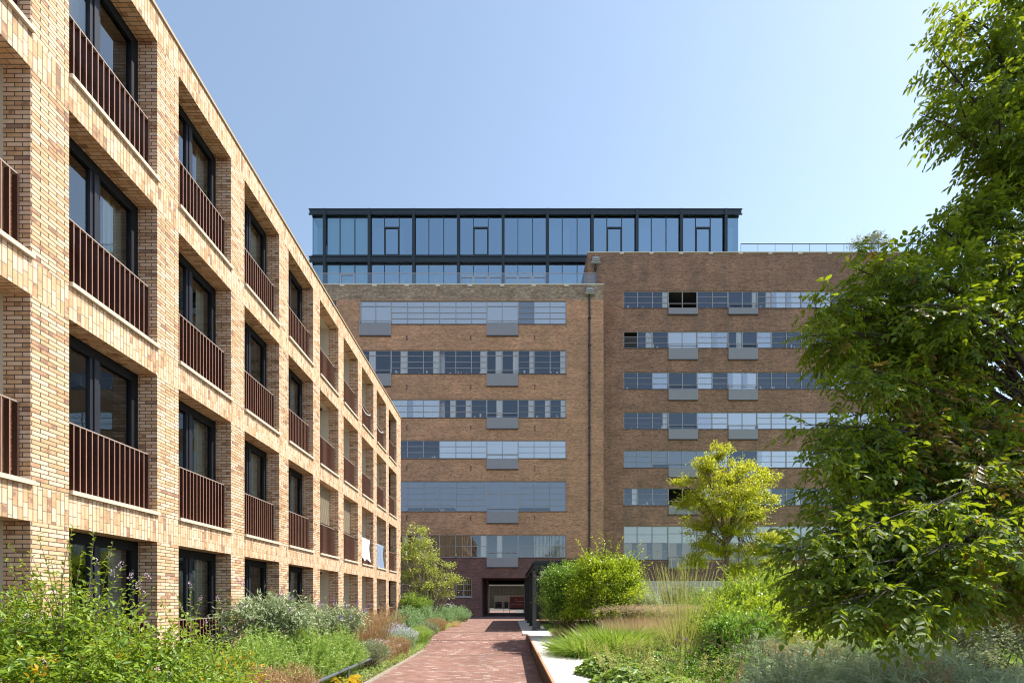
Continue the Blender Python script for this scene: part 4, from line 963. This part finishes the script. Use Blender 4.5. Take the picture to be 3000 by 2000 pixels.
# ---- small pale tree
t_ = thing('small_tree', 'small multi stemmed tree with pale yellow green leaves before the factory', 'tree', (-4.9, 26, -.1)); y = 26.0
S_ = y / F
bl = [(X(u, y + dy), y + dy, Z(v, y), ru * S_, ru * S_, rv_ * S_) for u, v, ru, rv_, dy in [(1228,1560,34,26,0),(1225,1600,46,40,.3),(1200,1640,44,42,-.3),(1262,1640,40,30,.2),(1235,1680,56,42,0),(1290,1690,45,20,.3),(1200,1700,40,36,.2),(1255,1725,50,30,-.2),(1310,1715,34,16,0),(1290,1745,40,18,.2),(1320,1660,22,10,0),(1178,1610,20,16,0),(1165,1660,22,14,.2),(1340,1700,22,12,0)]]
g = G(); C, O = bush_geo(g, bl, 560, 20, .13, .12, .08, oval=False, inner=.6); g.build('crown', L_brch, t_)
g = G(); stems(g, (-4.9, 26, -.1), C[:120], .045, .006, k=8, spread=.14); g.build('trunk', M_bark2, t_)
shrub('low_shrub', 'bright yellow green low shrub at the base of the small tree', 'shrub', (-5.6, 25, -.1), [(X(1215, 24.8), 24.8, Z(1775, 24.8), .95, .7, .75)], L_hak, 330, 22, .10, .075, .05, nst=20)
# chair and bench beyond
t_ = thing('lounge_chair', 'white cantilever lounge chair near the factory wall', 'chair', (-5, 33.5, 0)); y = 33.5
q = [(1300, 1772), (1308, 1767), (1318, 1768), (1322, 1764), (1327, 1761)]
m = MB()
for (ua, va), (ub, vb) in zip(q, q[1:]):
    m.poly([(X(ua, y), y - .25, Z(va, y)), (X(ub, y), y - .25, Z(vb, y)), (X(ub, y), y + .3, Z(vb, y)), (X(ua, y), y + .3, Z(va, y))])
m.build('seat', M_white, t_)
for dy in (-.25, .3):
    m = MB(); m.tube([(X(1300, y), y + dy, Z(1772, y)), (X(1318, y), y + dy, Z(1769, y)), (X(1322, y), y + dy, Z(1776, y)), (X(1325, y), y + dy, .03), (X(1303, y), y + dy, .03)], .02, 6); m.build('frame', M_white, t_)
t_ = thing('bench', 'flat pale bench against the factory base', 'bench', (-3.9, 38, 0)); y = 38; m = MB(); m.box(X(1345, y), X(1366, y), y, y + .5, Z(1785, y), Z(1783, y)); m.build('seat', M_white, t_)
for u in (1348, 1363): m = MB(); m.box(X(u, y) - .03, X(u, y) + .03, y + .05, y + .45, 0, Z(1785, y) - .002); m.build('leg', M_black, t_)

# ---- right garden
mound('golden_grass', 'round golden hair grass beside the shelter post', 'ornamental grass', (2.55, 17.6, -.02), .55, 3600, .85, .007, L_bei, .9, .45)
mound('golden_grass', 'golden hair grass under the left side of the round bush', 'ornamental grass', (3.2, 17.9, -.02), .5, 2200, .8, .007, L_bei, .9, .45)
dry('bronze_perennial', 'dark bronze seed spikes in front of the golden grass', 3.1, 16.3, .42, .62, L_brz, 260, z=-.02, W=.012)
y = 17.5; S_ = y / F
t_, C, O = shrub('garden_shrub', 'round mid green shrub against the shelter', 'shrub', (2.6, 18.6, -.02), [(X(1650, 18.6), 18.6, Z(1725, 18.6), .98, .9, 1.15), (X(1620, 18.3), 18.3, Z(1770, 18.3), .62, .7, .55), (X(1690, 18.9), 18.9, Z(1690, 18.9), .6, .6, .6), (X(1650, 18.3), 18.3, Z(1805, 18.3), .9, .7, .5)], L_bsg, 900, 30, .10, .085, .05, nst=60, spread=.2, r0=.02)
bl = [(X(u, y), y + dy, Z(v, y), ru * S_, ru * S_ * .9, rv_ * S_) for u, v, ru, rv_, dy in [(1770,1700,95,65,0),(1740,1660,60,42,.3),(1820,1670,62,40,0),(1790,1750,95,50,-.2),(1850,1730,50,48,.3),(1700,1740,52,40,0),(1860,1660,30,26,.2),(1760,1800,80,40,-.2),(1850,1800,60,36,0),(1690,1800,40,40,-.3)]]
t_, C, O = shrub('garden_shrub', 'large yellow green shrub with upright shoots right of the shelter', 'shrub', (3.9, 17.5, -.02), bl, L_bsh, 1200, 36, .12, .105, .045, nst=110, spread=.25, r0=.022, inner=.75)
tips = np.array([[X(u, y), y, Z(v, y)] for u, v in [(1755,1565),(1690,1598),(1705,1620),(1790,1595),(1815,1612),(1745,1610),(1880,1600),(1885,1625),(1845,1635),(1900,1645),(1910,1665),(1725,1640),(1780,1630),(1660,1668),(1700,1655),(1640,1700),(1870,1700),(1905,1720),(1735,1590),(1770,1600),(1800,1640),(1680,1690),(1825,1590),(1850,1660),(1760,1640),(1890,1750)]])
wand(t_, (X(1780, y), y, 1.2), tips - [0, 0, -.25], L_bsh, M_bark, 26, .20, .065, tstart=.35, k=8)
shrub('variegated_shrub', 'small white edged shrub to the right of the large yellow green one', 'shrub', (6.0, 17.2, -.02), [(X(1895, 17.2), 17.2, Z(1775, 17.2), .5, .5, .55)], leaf('white edged leaf', [(.16,.26,.06), (.4,.46,.28), (.62,.66,.5)], (.5, .6, .3), .35), 260, 22, .07, .06, .035, nst=30)
# golden tree
y = 21.0; S_ = y / F
t_ = thing('garden_tree', 'golden green garden tree with an open crown before the right wing', 'tree', (X(2125, y), y, 0))
bl = [(X(u, y + dy) + R.normal() * .12, y + dy, Z(v, y + dy) + R.normal() * .15, ru * S_ * .8, ru * S_ * .8, max(rv_ * 1.3, ru * .62) * S_) for u, v, ru, rv_, dy in [(2110,1350,50,34,0),(2175,1370,48,28,.5),(2060,1385,58,36,-.4),(2230,1400,42,28,.3),(2000,1410,42,18,0),(2130,1420,60,28,.6),(2050,1455,48,28,.4),(2000,1480,38,22,-.3),(2180,1450,60,26,-.5),(2240,1480,40,22,.2),(2120,1500,55,30,-.6),(2060,1530,50,30,.2),(2010,1545,34,18,.4),(2200,1530,52,26,.4),(2150,1560,70,30,0),(2250,1570,40,18,-.3),(2060,1590,50,22,-.3),(2120,1620,80,28,.3),(2210,1610,60,26,.2),(2280,1590,46,20,.3),(2050,1650,60,24,0),(2180,1660,80,26,0),(2260,1650,50,28,.2)]]
g = G(); C, O = bush_geo(g, bl, 1350, 32, .10, .11, .058, oval=False, inner=.7, up=.1, droop=.15)
bush_geo(g, [(X(2125, y), y, Z(1490, y), 2.1, 1.9, 2.3)], 420, 30, .10, .11, .058, inner=.45, gap=.3)
tt_ = np.array([[X(u, y), y, Z(v, y)] for u, v in [(2105,1308),(2070,1325),(2135,1335),(2180,1332),(2230,1365),(2265,1385),(2290,1400),(1955,1408),(1975,1440),(2000,1385),(2040,1350),(2295,1480),(2290,1450),(1965,1500),(2000,1540),(2270,1530),(1990,1480),(2320,1590),(2240,1560),(2300,1610)]]); g.build('crown', L_ytr, t_)
wand(t_, (X(2125, y), y, Z(1560, y)), tt_, L_ytr, M_bark, 30, .19, .085, tstart=.45, k=8, name='outer_shoots')
g = G(); tb = np.array([X(2125, y), y, 0.])
fork = tb + [0.05, 0, Z(1600, y)]
P_ = curves(np.repeat(tb[None], 1, 0), fork[None], 6, .05, 1.); g.tubes(P_, np.linspace(.13, .09, 6)[None], 8)
prim = np.array([bl[i][:3] for i in (0, 1, 2, 3, 6, 8, 9, 11, 13, 4)]); g.tubes(curves(np.repeat(fork[None], len(prim), 0), prim, 8, .2, .45), np.linspace(.07, .02, 8)[None].repeat(len(prim), 0), 6)
idx = R.integers(0, len(C), 170); near = prim[np.argmin(((C[idx][:, None] - prim[None]) ** 2).sum(-1), 1)]
src = fork + (near - fork) * R.uniform(.35, .9, (len(idx), 1)); g.tubes(curves(src, C[idx], 5, .2, .6), np.linspace(.02, .004, 5)[None].repeat(len(idx), 0), 4)
g.build('trunk', M_bark, t_, smooth=True)
# willow-leaved shrub
y = 12.5
t_, C, O = shrub('willow_leaved_shrub', 'tall bright shrub with narrow willow leaves below the golden tree', 'shrub', (6.6, y, -.02), [(X(u, y + dy), y + dy, Z(v, y), a, a, b) for u, v, a, b, dy in [(2180,1760,.6,.6,0),(2260,1740,.75,.75,.5),(2120,1780,.45,.5,0),(2330,1740,.7,.8,.8),(2400,1770,.8,.8,1.2),(2160,1840,.7,.4,-.3),(2260,1850,.7,.4,-.5)]], L_wil, 800, 22, .10, .15, .032, nst=60, spread=.4)
tips = np.array([[X(u, y), y, Z(v, y)] for u, v in [(2100,1648),(2120,1700),(2160,1680),(2185,1690),(2210,1660),(2245,1640),(2270,1650),(2300,1660),(2140,1690),(2080,1720),(2225,1690),(2320,1680),(2190,1720),(2060,1750),(2285,1690),(2130,1660),(2105,1690),(2175,1650),(2230,1665),(2255,1680),(2150,1720),(2200,1680),(2090,1760),(2240,1720),(2265,1710),(2120,1740),(2075,1780)]])
wand(t_, (X(2190, y), y, .4), tips, L_wil, M_bark, 46, .19, .034, tstart=.3, droopy=.0)
# tall moor grass
t_ = thing('moor_grass', 'tall airy moor grass fountain in the middle of the right garden', 'ornamental grass', (X(2000, 10.5), 10.5, 0)); g = G(); n = 190; b = np.array([X(2000, 10.5), 10.5, 0.])
a = R.uniform(0, 6.28, n); o = np.c_[np.cos(a), np.sin(a), np.zeros(n)]; P = b + o * R.uniform(0, .22, (n, 1)); D = unit(UPV + o * R.uniform(.0, .5, (n, 1)) + rv(n) * .1 + np.array([-.06, 0, 0]))
Ls = R.uniform(1.7, 2.75, n); g.blades(P, D, Ls, .0075, .03, seg=4, tipw=.4)
T = P + D * Ls[:, None] - UPV * (.03 * Ls)[:, None]; i = np.repeat(np.arange(n), 16); fr = R.uniform(.0, .62, (len(i), 1)); Q = T[i] - D[i] * fr; g.blades(Q, D[i] + rv(len(i)) * .28, R.uniform(.06, .2, len(i)), .0055, .1, seg=1); g.build('flower_stems', L_mol, t_)
g = G(); n = 800; a = R.uniform(0, 6.28, n); o = np.c_[np.cos(a), np.sin(a), np.zeros(n)]; g.blades(b + o * R.uniform(0, .25, (n, 1)), UPV + o * .45 + rv(n) * .2, R.uniform(.6, 1.15, n), .012, .35, seg=4); g.build('leaves', L_ams, t_)
# lime strap grass
mound('strap_grass', 'lime green strap leaved grass arching over the white slab', 'ornamental grass', (2.12, 12.4, -.02), .62, 2300, 1.15, .02, L_hak, 1.1, .5)
mound('strap_grass', 'second lime green strap leaved clump, right of the one on the slab', 'ornamental grass', (3.15, 13.0, -.02), .8, 2900, 1.35, .022, L_hak, .85, .42)
mound('strap_grass', 'third lime green strap leaved clump in front of the pink grass', 'ornamental grass', (4.2, 13.9, -.02), .75, 2000, 1.15, .02, L_hak, .85, .45)
# pink seed haze
for i, (x, y, lab) in enumerate([(4.6, 16.0, 'pinkish seed grass right of the large shrub'), (5.9, 16.6, 'pinkish seed grass behind the tall moor grass'), (5.2, 18.5, 'pinkish seed grass at the back of the haze'), (7.2, 16.8, 'pinkish seed grass below the golden tree')]):
    if i == 0: pk = mound('seed_grass', lab, 'ornamental grass', (x, y, -.02), .85, 3400, 1.4, .009, L_pnk, .5, .25, heads=(900, .95, .16, .04, 8, .022), group='pinkish seed grasses')
    else: copy_tree(pk, (x, y, -.02), i * 1.7, 1.0, lab)
mound('pale_grass', 'pale yellow grass behind the tall moor grass', 'ornamental grass', (5.6, 13.4, -.02), 1.0, 3200, 1.25, .010, L_mol, .6, .3)
# lady's mantle
def mantle(lab, x, y, r, n, nf):
    t = thing('soft_leaf_perennial', lab, 'plant', (x, y, -.02), 'soft round leaved perennials'); g = G(); a = R.uniform(0, 6.28, n); q = np.sqrt(R.random(n)) * r; o = np.c_[np.cos(a), np.sin(a), np.zeros(n)]
    P = np.array([x, y, 0]) + o * q[:, None] + UPV * ((.42 * (1 - (q / r) ** 2 * .8)) * R.uniform(.55, 1.1, n))[:, None]
    D = unit(o + rv(n) * .6); N = unit(UPV * 1.1 + o * .5 + rv(n) * .5); L = R.uniform(.05, .12, n)
    for ang in (-1.0, 0, 1.0):           # three lobes make a scalloped round leaf
        S = np.cross(N, D); Dd = unit(D * math.cos(ang) + S * math.sin(ang)); g.leaves(P, Dd, N, L, L * .85, fold=.12, oval=True)
    g.build('leaves', L_alc, t); g = G(); g2 = G(); a = R.uniform(0, 6.28, nf); o = np.c_[np.cos(a), np.sin(a), np.zeros(nf)]; B = np.array([x, y, .1]) + o * R.uniform(.1, r * .9, (nf, 1)); T = B + UPV * R.uniform(.3, .65, nf)[:, None] + o * .15
    spikes(g, T - [0, 0, .12], UPV + o * .4, .26, .045, 90, .016); g.build('flower_plumes', L_plm, t); g2.tubes(curves(B, T, 5), np.full((nf, 5), .003), 4); g2.build('stems', L_plm, t)
mantle('soft round leaved perennial spilling onto the near end of the white slab', 2.14, 7.6, .66, 1100, 30)
mantle('soft round leaved perennial behind the one on the slab', 2.15, 9.2, .7, 1100, 30)
mantle('soft round leaved perennial between the lime grass and the betony', 3.2, 9.6, .8, 1000, 34)
mantle('soft round leaved perennial at the near centre of the right garden', 2.45, 6.3, .75, 1100, 24)
# betony stalks
def betony(lab, x, y, r, n):
    t = thing('betony', lab, 'plant', (x, y, -.02), 'betony clumps with spent heads'); g = G(); g2 = G(); g3 = G(); a = R.uniform(0, 6.28, n); o = np.c_[np.cos(a), np.sin(a), np.zeros(n)]
    B = np.array([x, y, 0]) + o * np.sqrt(R.random((n, 1))) * r; T = B + UPV * R.uniform(.5, .95, n)[:, None] + rv(n) * .09
    g2.tubes(curves(B, T, 5, .1), np.full((n, 5), .0035), 4); g2.build('stems', L_bsg, t)
    dk = R.random(n) < .9; spikes(g, T[dk] - UPV * .03, UPV + rv(dk.sum()) * .1, .07, .017, 44, .014); g.build('spent_heads', F_dk, t)
    g = G(); spikes(g, T[~dk] - UPV * .03, UPV + rv((~dk).sum()) * .1, .05, .018, 40, .015); g.build('flower_heads', F_pur, t)
    m_ = n * 12; i = R.integers(0, n, m_); Q = B[i] + (T[i] - B[i]) * (R.random((m_, 1)) ** 1.6 * .8); g3.leaves(Q, unit(rv(m_) * [1, 1, .3] + UPV * .25), UPV + rv(m_) * .4, R.uniform(.06, .13, m_), .035, oval=True); g3.build('leaves', L_bsg, t)
betony('betony with spent brown heads, left clump near the white slab', 3.0, 7.6, .5, 32)
betony('betony with spent brown heads in the centre foreground', 3.6, 8.2, .6, 40)
betony('betony with spent brown heads below the moor grass', 4.1, 7.4, .6, 40)
betony('betony with spent brown heads touching the wispy blue green plants', 4.6, 8.6, .6, 30)
# lemon spikes
t_ = thing('cat_tail_grass', 'two pale seed heads poking up at the bottom edge of the garden', 'ornamental grass', (2.1, 4.0, 0)); g = G(); y = 4.0
for u, v in ((2162, 1955), (2175, 1935), (2118, 1985)): spikes(g, np.array([[X(u, y), y, Z(v + 45, y)]]), UPV[None] + [[-.08, 0, 0]], .15, .010, 160, .014)
g.build('seed_heads', L_bei, t_); g = G(); P = np.array([[X(u, y) + .05, y, 0.] for u in (2162, 2175, 2118)]); T = np.array([[X(u, y), y, Z(v + 40, y)] for u, v in ((2162, 1955), (2175, 1935), (2118, 1985))]); g.tubes(curves(P, T, 5), np.full((3, 5), .003), 4); g.build('stems', L_wsp, t_)
# wispy blue green drifts in the shade of the big tree
w1 = feather('wispy_perennial', 'wispy blue green mound nearest the middle of the bottom edge', (3.4, 5.3, -.02), .8, .98, L_wsp, nst=105, nl=34, ll=.19, lw=.012, group='wispy blue green mounds in the tree shade')
k = 1
for x, y, s, lab in [(4.3, 4.9, 1.0, 'wispy blue green mound, second from the middle along the bottom edge'), (5.1, 5.4, 1.05, 'wispy blue green mound, third from the middle along the bottom edge'), (4.0, 3.9, .8, 'low wispy mound closest to the camera, left of the corner'), (3.0, 4.1, .72, 'low wispy mound closest to the camera beside the seed heads'), (5.0, 4.2, .9, 'wispy mound closest to the lower right corner'), (5.9, 5.9, 1.05, 'wispy mound at the right edge under the big tree'), (4.5, 6.4, 1.0, 'wispy mound behind the front row, under the lowest branch'), (5.6, 7.2, 1.05, 'wispy mound behind the front row, right of the lowest branch'), (6.9, 7.4, 1.0, 'wispy mound deepest under the big tree crown'), (6.0, 4.8, .95, 'wispy mound beside the lower right corner'), (5.0, 8.4, .95, 'wispy mound at the back, beside the betony')]:
    copy_tree(w1, (x, y, -.02), k * 1.37, s, lab); k += 1
for (x, y, r, h, mt, lab) in ((5.6, 11.6, .8, 1.5, L_wil, 'tall leafy yellow green perennial between the moor grass and the willow leaved shrub'), (5.3, 9.8, .8, 1.25, L_bsg, 'leafy mid green perennial in front of the willow leaved shrub'), (6.4, 10.9, .9, 1.6, L_bsh, 'bright leafy perennial at the foot of the willow leaved shrub')):
    shrub('leafy_perennial', lab, 'plant', (x, y, -.02), [(x, y, h * .5, r, r * .8, h * .55), (x - .4, y - .2, h * .35, r * .7, r * .6, h * .4)], mt, 420, 24, .09, .11, .034, nst=40, spread=.3)
dry('dry_perennial', 'rusty brown clump among the wispy mounds under the tree', 4.75, 5.0, .3, .95, L_brn, 160, z=-.02, W=.005)
dry('dry_perennial', 'sparse brown clump among the wispy mounds at the back', 4.9, 7.2, .4, 1.1, L_brn, 160, z=-.02, W=.006)
mound('yellow_grass', 'sunlit yellow green grass seen below the lowest branch of the big tree', 'ornamental grass', (7.6, 9.6, -.02), 1.0, 2600, .75, .012, L_hak, .9, .4)
mound('yellow_grass', 'sunlit straw yellow grass behind the wispy mounds', 'ornamental grass', (6.2, 9.6, -.02), .9, 2200, .8, .010, L_plm, .8, .4)
# sunny shrubs under and behind the big tree
shrub('under_shrub', 'grey leaved shrub at the right edge beneath the big tree', 'shrub', (9.4, 8.6, 0), [(9.2, 8.6, .75, 1.2, .8, .8), (10.3, 9.0, 1.0, 1.1, .9, 1.0), (8.3, 8.2, .45, .7, .6, .5)], L_gry, 700, 24, .09, .075, .036, nst=80, oval=True, spread=.5)
shrub('under_shrub', 'sunlit green shrub behind the grey leaved one', 'shrub', (12, 12.5, 0), [(11.5, 12.5, 1.1, 1.8, 1.0, 1.2), (14.2, 13.0, 1.4, 1.9, 1.2, 1.5)], L_bsg, 700, 24, .15, .10, .05, nst=50, spread=.7)
shrub('under_shrub', 'yellow green shrub in the sun between the willow shrub and the lawn', 'shrub', (8.3, 11.2, 0), [(8.2, 11.4, .5, .9, .7, .6), (7.6, 10.4, .4, .7, .6, .45)], L_wil, 380, 22, .1, .08, .03, nst=40, spread=.4)
for i, (x, y, r, lab) in enumerate([(16, 26, 2.2, 'distant green shrub by the shop windows, left one'), (22, 30, 2.6, 'distant green shrub by the shop windows, middle one'), (29, 30, 2.8, 'distant green shrub by the shop windows, right one'), (11.5, 25, 1.6, 'distant low shrub behind the golden tree'), (7.2, 25, 1.3, 'distant low shrub right of the shelter')]):
    shrub('far_shrub', lab, 'shrub', (x, y, 0), [(x, y, r * .55, r, r * .8, r * .75)], L_bsg if i % 2 else L_wil, 300, 20, .22, .15, .08, nst=10, r0=.03)
g = G(); n = 60000; P = np.c_[2.0 + 14 * R.random(n) ** 1.3, 4.5 + 22 * R.random(n), np.full(n, -.02)]
g.blades(P, UPV + rv(n) * .5, R.uniform(.12, .5, n), .011, .4, seg=2); props(g.build('ground_cover', L_hak), 'low grassy ground cover filling the right garden', 'ground cover', kind='stuff')
g = G(); n = 50000; P = np.c_[R.uniform(8, 26, n), R.uniform(12, 38, n), np.full(n, -.01)]
g.blades(P, UPV + rv(n) * .4, R.uniform(.05, .14, n), .02, .4, seg=1); props(g.build('grass', L_hak), 'short sunlit lawn grass beyond the big tree', 'grass', kind='stuff')
y = YR + 2.2; shrub('roof_shrub', 'bushy shrub growing on the roof terrace behind the glass balustrade', 'shrub', (X(2550, y), y, ZTR), [(X(2518, y), y, Z(722, y), 1.0, .8, .85), (X(2555, y), y, Z(718, y), 1.1, .8, .9), (X(2585, y), y, Z(727, y), .8, .7, .6), (X(2565, y), y, Z(700, y), .5, .5, .5)], leaf('roof shrub leaf', [(.12,.15,.09), (.2,.23,.13), (.3,.3,.2)], (.4, .4, .1), .3), 260, 16, .16, .13, .07, nst=60, r0=.04)
for u in (958, 1062, 1172, 1283): mound('roof_grass', {958: 'faint straw grass tuft on the roof terrace, leftmost', 1062: 'straw grass tuft on the roof terrace, second from the left', 1172: 'tallest straw grass tuft on the roof terrace', 1283: 'straw grass tuft on the roof terrace, rightmost'}[u], 'ornamental grass', (X(u, YL + 1.2), YL + 1.2, ZTL + .0), .5, 260, {958: .6, 1062: .8, 1172: 1.15, 1283: .7}[u], .022, L_bei, .8, .4)


# ---- the big tree on the right
TX = 7.3
t_ = thing('large_tree', 'large tree with dark drooping pinnate leaves filling the right edge', 'tree', (TX, 5.9, 0))
tips = [(2790,30,5.6),(2740,150,5.6),(2700,330,5.6),(2730,250,5.9),(2810,290,5.4),(2880,310,5.4),(2950,200,5.2),(2900,80,5.6),(2980,400,5.4),(2960,470,5.6),(2860,560,5.6),(2780,610,5.6),(2690,672,5.6),(2740,650,5.2),
        (2500,780,4.9),(2550,810,5.1),(2590,780,4.8),(2450,860,4.9),(2385,900,4.9),(2375,985,4.8),(2380,1010,4.9),(2440,980,5.0),(2490,1070,4.7),(2520,1120,4.6),(2580,1120,4.9),(2640,900,4.6),(2690,1000,5.0),(2740,1100,5.3),(2800,900,4.6),(2800,760,5.0),(2900,700,5.0),(2820,950,5.2),
        (2390,1245,4.5),(2385,1300,4.6),(2410,1330,4.3),(2480,1375,4.4),(2540,1260,4.8),(2600,1350,4.6),(2690,1280,5.0),(2410,1440,4.6),(2420,1500,4.3),(2320,1620,4.2),(2310,1690,4.1),(2330,1730,4.0),(2350,1790,3.9),(2430,1790,3.7),(2500,1760,3.7),(2570,1780,3.5),(2630,1750,3.7),(2700,1780,3.5),(2390,1600,4.0),(2460,1640,3.9),(2450,1710,4.2),(2540,1560,3.9),(2600,1650,3.7),(2680,1680,3.9),(2760,1620,3.6),(2780,1700,3.8),(2740,1500,3.9),(2840,1400,4.2),(2870,1560,3.7),(2940,1600,3.8),(2850,1280,4.6),(2930,1400,4.8),(2960,1250,5.2),
        (3020,1500,4.0),(3110,760,5.0),(3170,1300,4.5),(3150,1640,4.2),(3250,1500,4.6),(3120,600,5.0),(3080,300,5.2),(3170,100,5.5),(2990,-100,5.8),(3120,-250,6),(3270,0,6),(3320,500,5.6),(3370,1250,5.2)]
T = np.array([[X(u - ((32 if v > 1150 else 6) if u < 2800 else 0), y), y, Z(v, y)] for u, v, y in tips])
ex = np.array([[8.5, 4.2, 5.5], [9.8, 5, 7], [10, 6.5, 5], [9.8, 7.6, 7], [9.8, 8.2, 5.6], [9, 6.4, 9.4], [7.6, 5, 10.2], [7.6, 6.0, 10.4], [8.2, 6, 10.6], [10.4, 5.6, 3.4], [9.6, 4.2, 3.6], [10.8, 6.6, 8.2], [8.8, 3.4, 7.4], [8.2, 6.2, 7.0], [7.8, 6.0, 8.4], [8.6, 6.6, 5.8]])
T = np.concatenate([T, ex]); n = len(T)
T = np.repeat(T, 2, 0); o2 = np.arange(2 * n) % 2 == 1; dy = np.where(o2, R.uniform(.3, .7, 2 * n), 0)
T[:, 0] += T[:, 0] / T[:, 1] * dy + np.where(o2, R.uniform(0, .3, 2 * n), 0); T[:, 1] += dy; T[:, 2] += (T[:, 2] - CZ) / T[:, 1] * dy + np.where(o2, R.normal(size=2 * n) * .12, 0); n = len(T)
hz = np.clip(T[:, 2] * .80 + .3, 1.1, 8.8)
B = np.array([TX, 5.9, 0.]) + np.c_[hz * .03, hz * .01, hz]; d = T - B; ln = np.linalg.norm(d, axis=1, keepdims=True)
mid = B + d * .5 + UPV * ln * .16 + R.normal(size=B.shape) * .22
k = 14; tt = np.linspace(0, 1, k)[None, :, None]; BR = (1 - tt) ** 2 * B[:, None] + 2 * tt * (1 - tt) * mid[:, None] + tt * tt * T[:, None]
g = G(); g.tubes(BR, np.linspace(.024, .003, k)[None] * np.clip(ln, .8, 3) / 2.2, 6)
zz = np.linspace(-.2, 9.6, 12); g.tubes(np.c_[TX + zz * .03 + .08 * np.sin(zz), 5.9 + zz * .01, zz][None], np.linspace(.17, .05, 12)[None], 10)
nts = np.clip(ln[:, 0] * 8, 15, 34).astype(int); ii = np.repeat(np.arange(n), nts); tp0 = np.clip(.34 - (ln[ii, 0] - 1.5) * .09, .12, .34); tp = tp0 + (1 - tp0) * R.random(len(ii)) ** .85; f = tp * (k - 1); a = np.minimum(f.astype(int), k - 2); fr = (f - a)[:, None]
Q = BR[ii, a] * (1 - fr) + BR[ii, a + 1] * fr; Tn = unit(BR[ii, a + 1] - BR[ii, a]); tl = (.12 + .36 * (1 - tp)) * R.uniform(.6, 1.2, len(ii))
TD = unit(Tn * .7 + rv(len(ii)) * [.85, .85, .7] - UPV * .1); E = Q + TD * tl[:, None] - UPV * (tl * .12)[:, None]
g.tubes(curves(Q, E, 4, .1, .9), np.linspace(.005, .002, 4)[None].repeat(len(ii), 0), 4)
g.build('trunk', M_dbark, t_, smooth=True)
nc = 4; jj = np.repeat(np.arange(len(ii)), nc); sfr = np.tile(np.linspace(.25, 1, nc), len(ii))[:, None]; CP = Q[jj] * (1 - sfr) + E[jj] * sfr
CD = unit(TD[jj] * .5 + rv(len(jj)) * [.8, .8, .55] - UPV * .22); CL = R.uniform(.17, .32, len(jj))
# hollows: the crown is open in places between its limbs
lobe = field(CP, 1.0); hol = np.zeros(len(CP), bool); gu = U0 + F * CP[:, 0] / CP[:, 1]; gv = V0 - F * (CP[:, 2] - CZ) / CP[:, 1]
for hu, hv, ra, rb in ((2955, 1075, 95, 85), (2890, 960, 55, 40), (2985, 620, 25, 25), (2985, 1400, 30, 30), (2700, 520, 60, 40), (2820, 470, 60, 28), (2905, 1790, 60, 30)): hol |= ((gu - hu) / ra) ** 2 + ((gv - hv) / rb) ** 2 < 1
ok = (lobe > np.quantile(lobe, .10)) & ~(hol & (R.random(len(CP)) < .93)); CP, CD, CL = CP[ok], CD[ok], CL[ok]; m_ = len(CP)
brz = R.random(m_) < np.where((CP[:, 2] < 4.6) & (CP[:, 0] > 4.4), .26, .02)
for sel, nm, mat in ((~brz, 'crown', L_big), (brz, 'bronze_leaves', L_big2)):
    p, dd, ll = CP[sel], CD[sel], CL[sel]; q = len(p); S = unit(np.cross(dd, UPV + rv(q) * .5)); Nn = np.cross(S, dd); Nn = np.where(Nn[:, 2:3] < 0, -Nn, Nn); g = G(); pr = 4
    for j in range(pr * 2 + 1):
        s_ = 0 if j == pr * 2 else (1 if j % 2 else -1); tj = 1.0 if s_ == 0 else .22 + .74 * (j // 2) / (pr - .5)
        pos = p + dd * (ll * tj)[:, None] - UPV * (ll * tj * tj * .28)[:, None]
        D = unit(dd * (.6 if s_ else 1) + S * s_ * .8 - UPV * R.uniform(.1, .8, (q, 1)) + rv(q) * .28)
        g.leaves(pos, D, Nn + rv(q) * .55, ll * R.uniform(.20, .36, q), ll * R.uniform(.11, .16, q), fold=.1, oval=True, curl=.1)
    P3 = np.stack([p, p + dd * (ll * .5)[:, None] - UPV * (ll * .07)[:, None], p + dd * ll[:, None] - UPV * (ll * .28)[:, None]], 1)
    g.tubes(P3, np.full((q, 3), .0012), 3); g.build(nm, mat, t_)
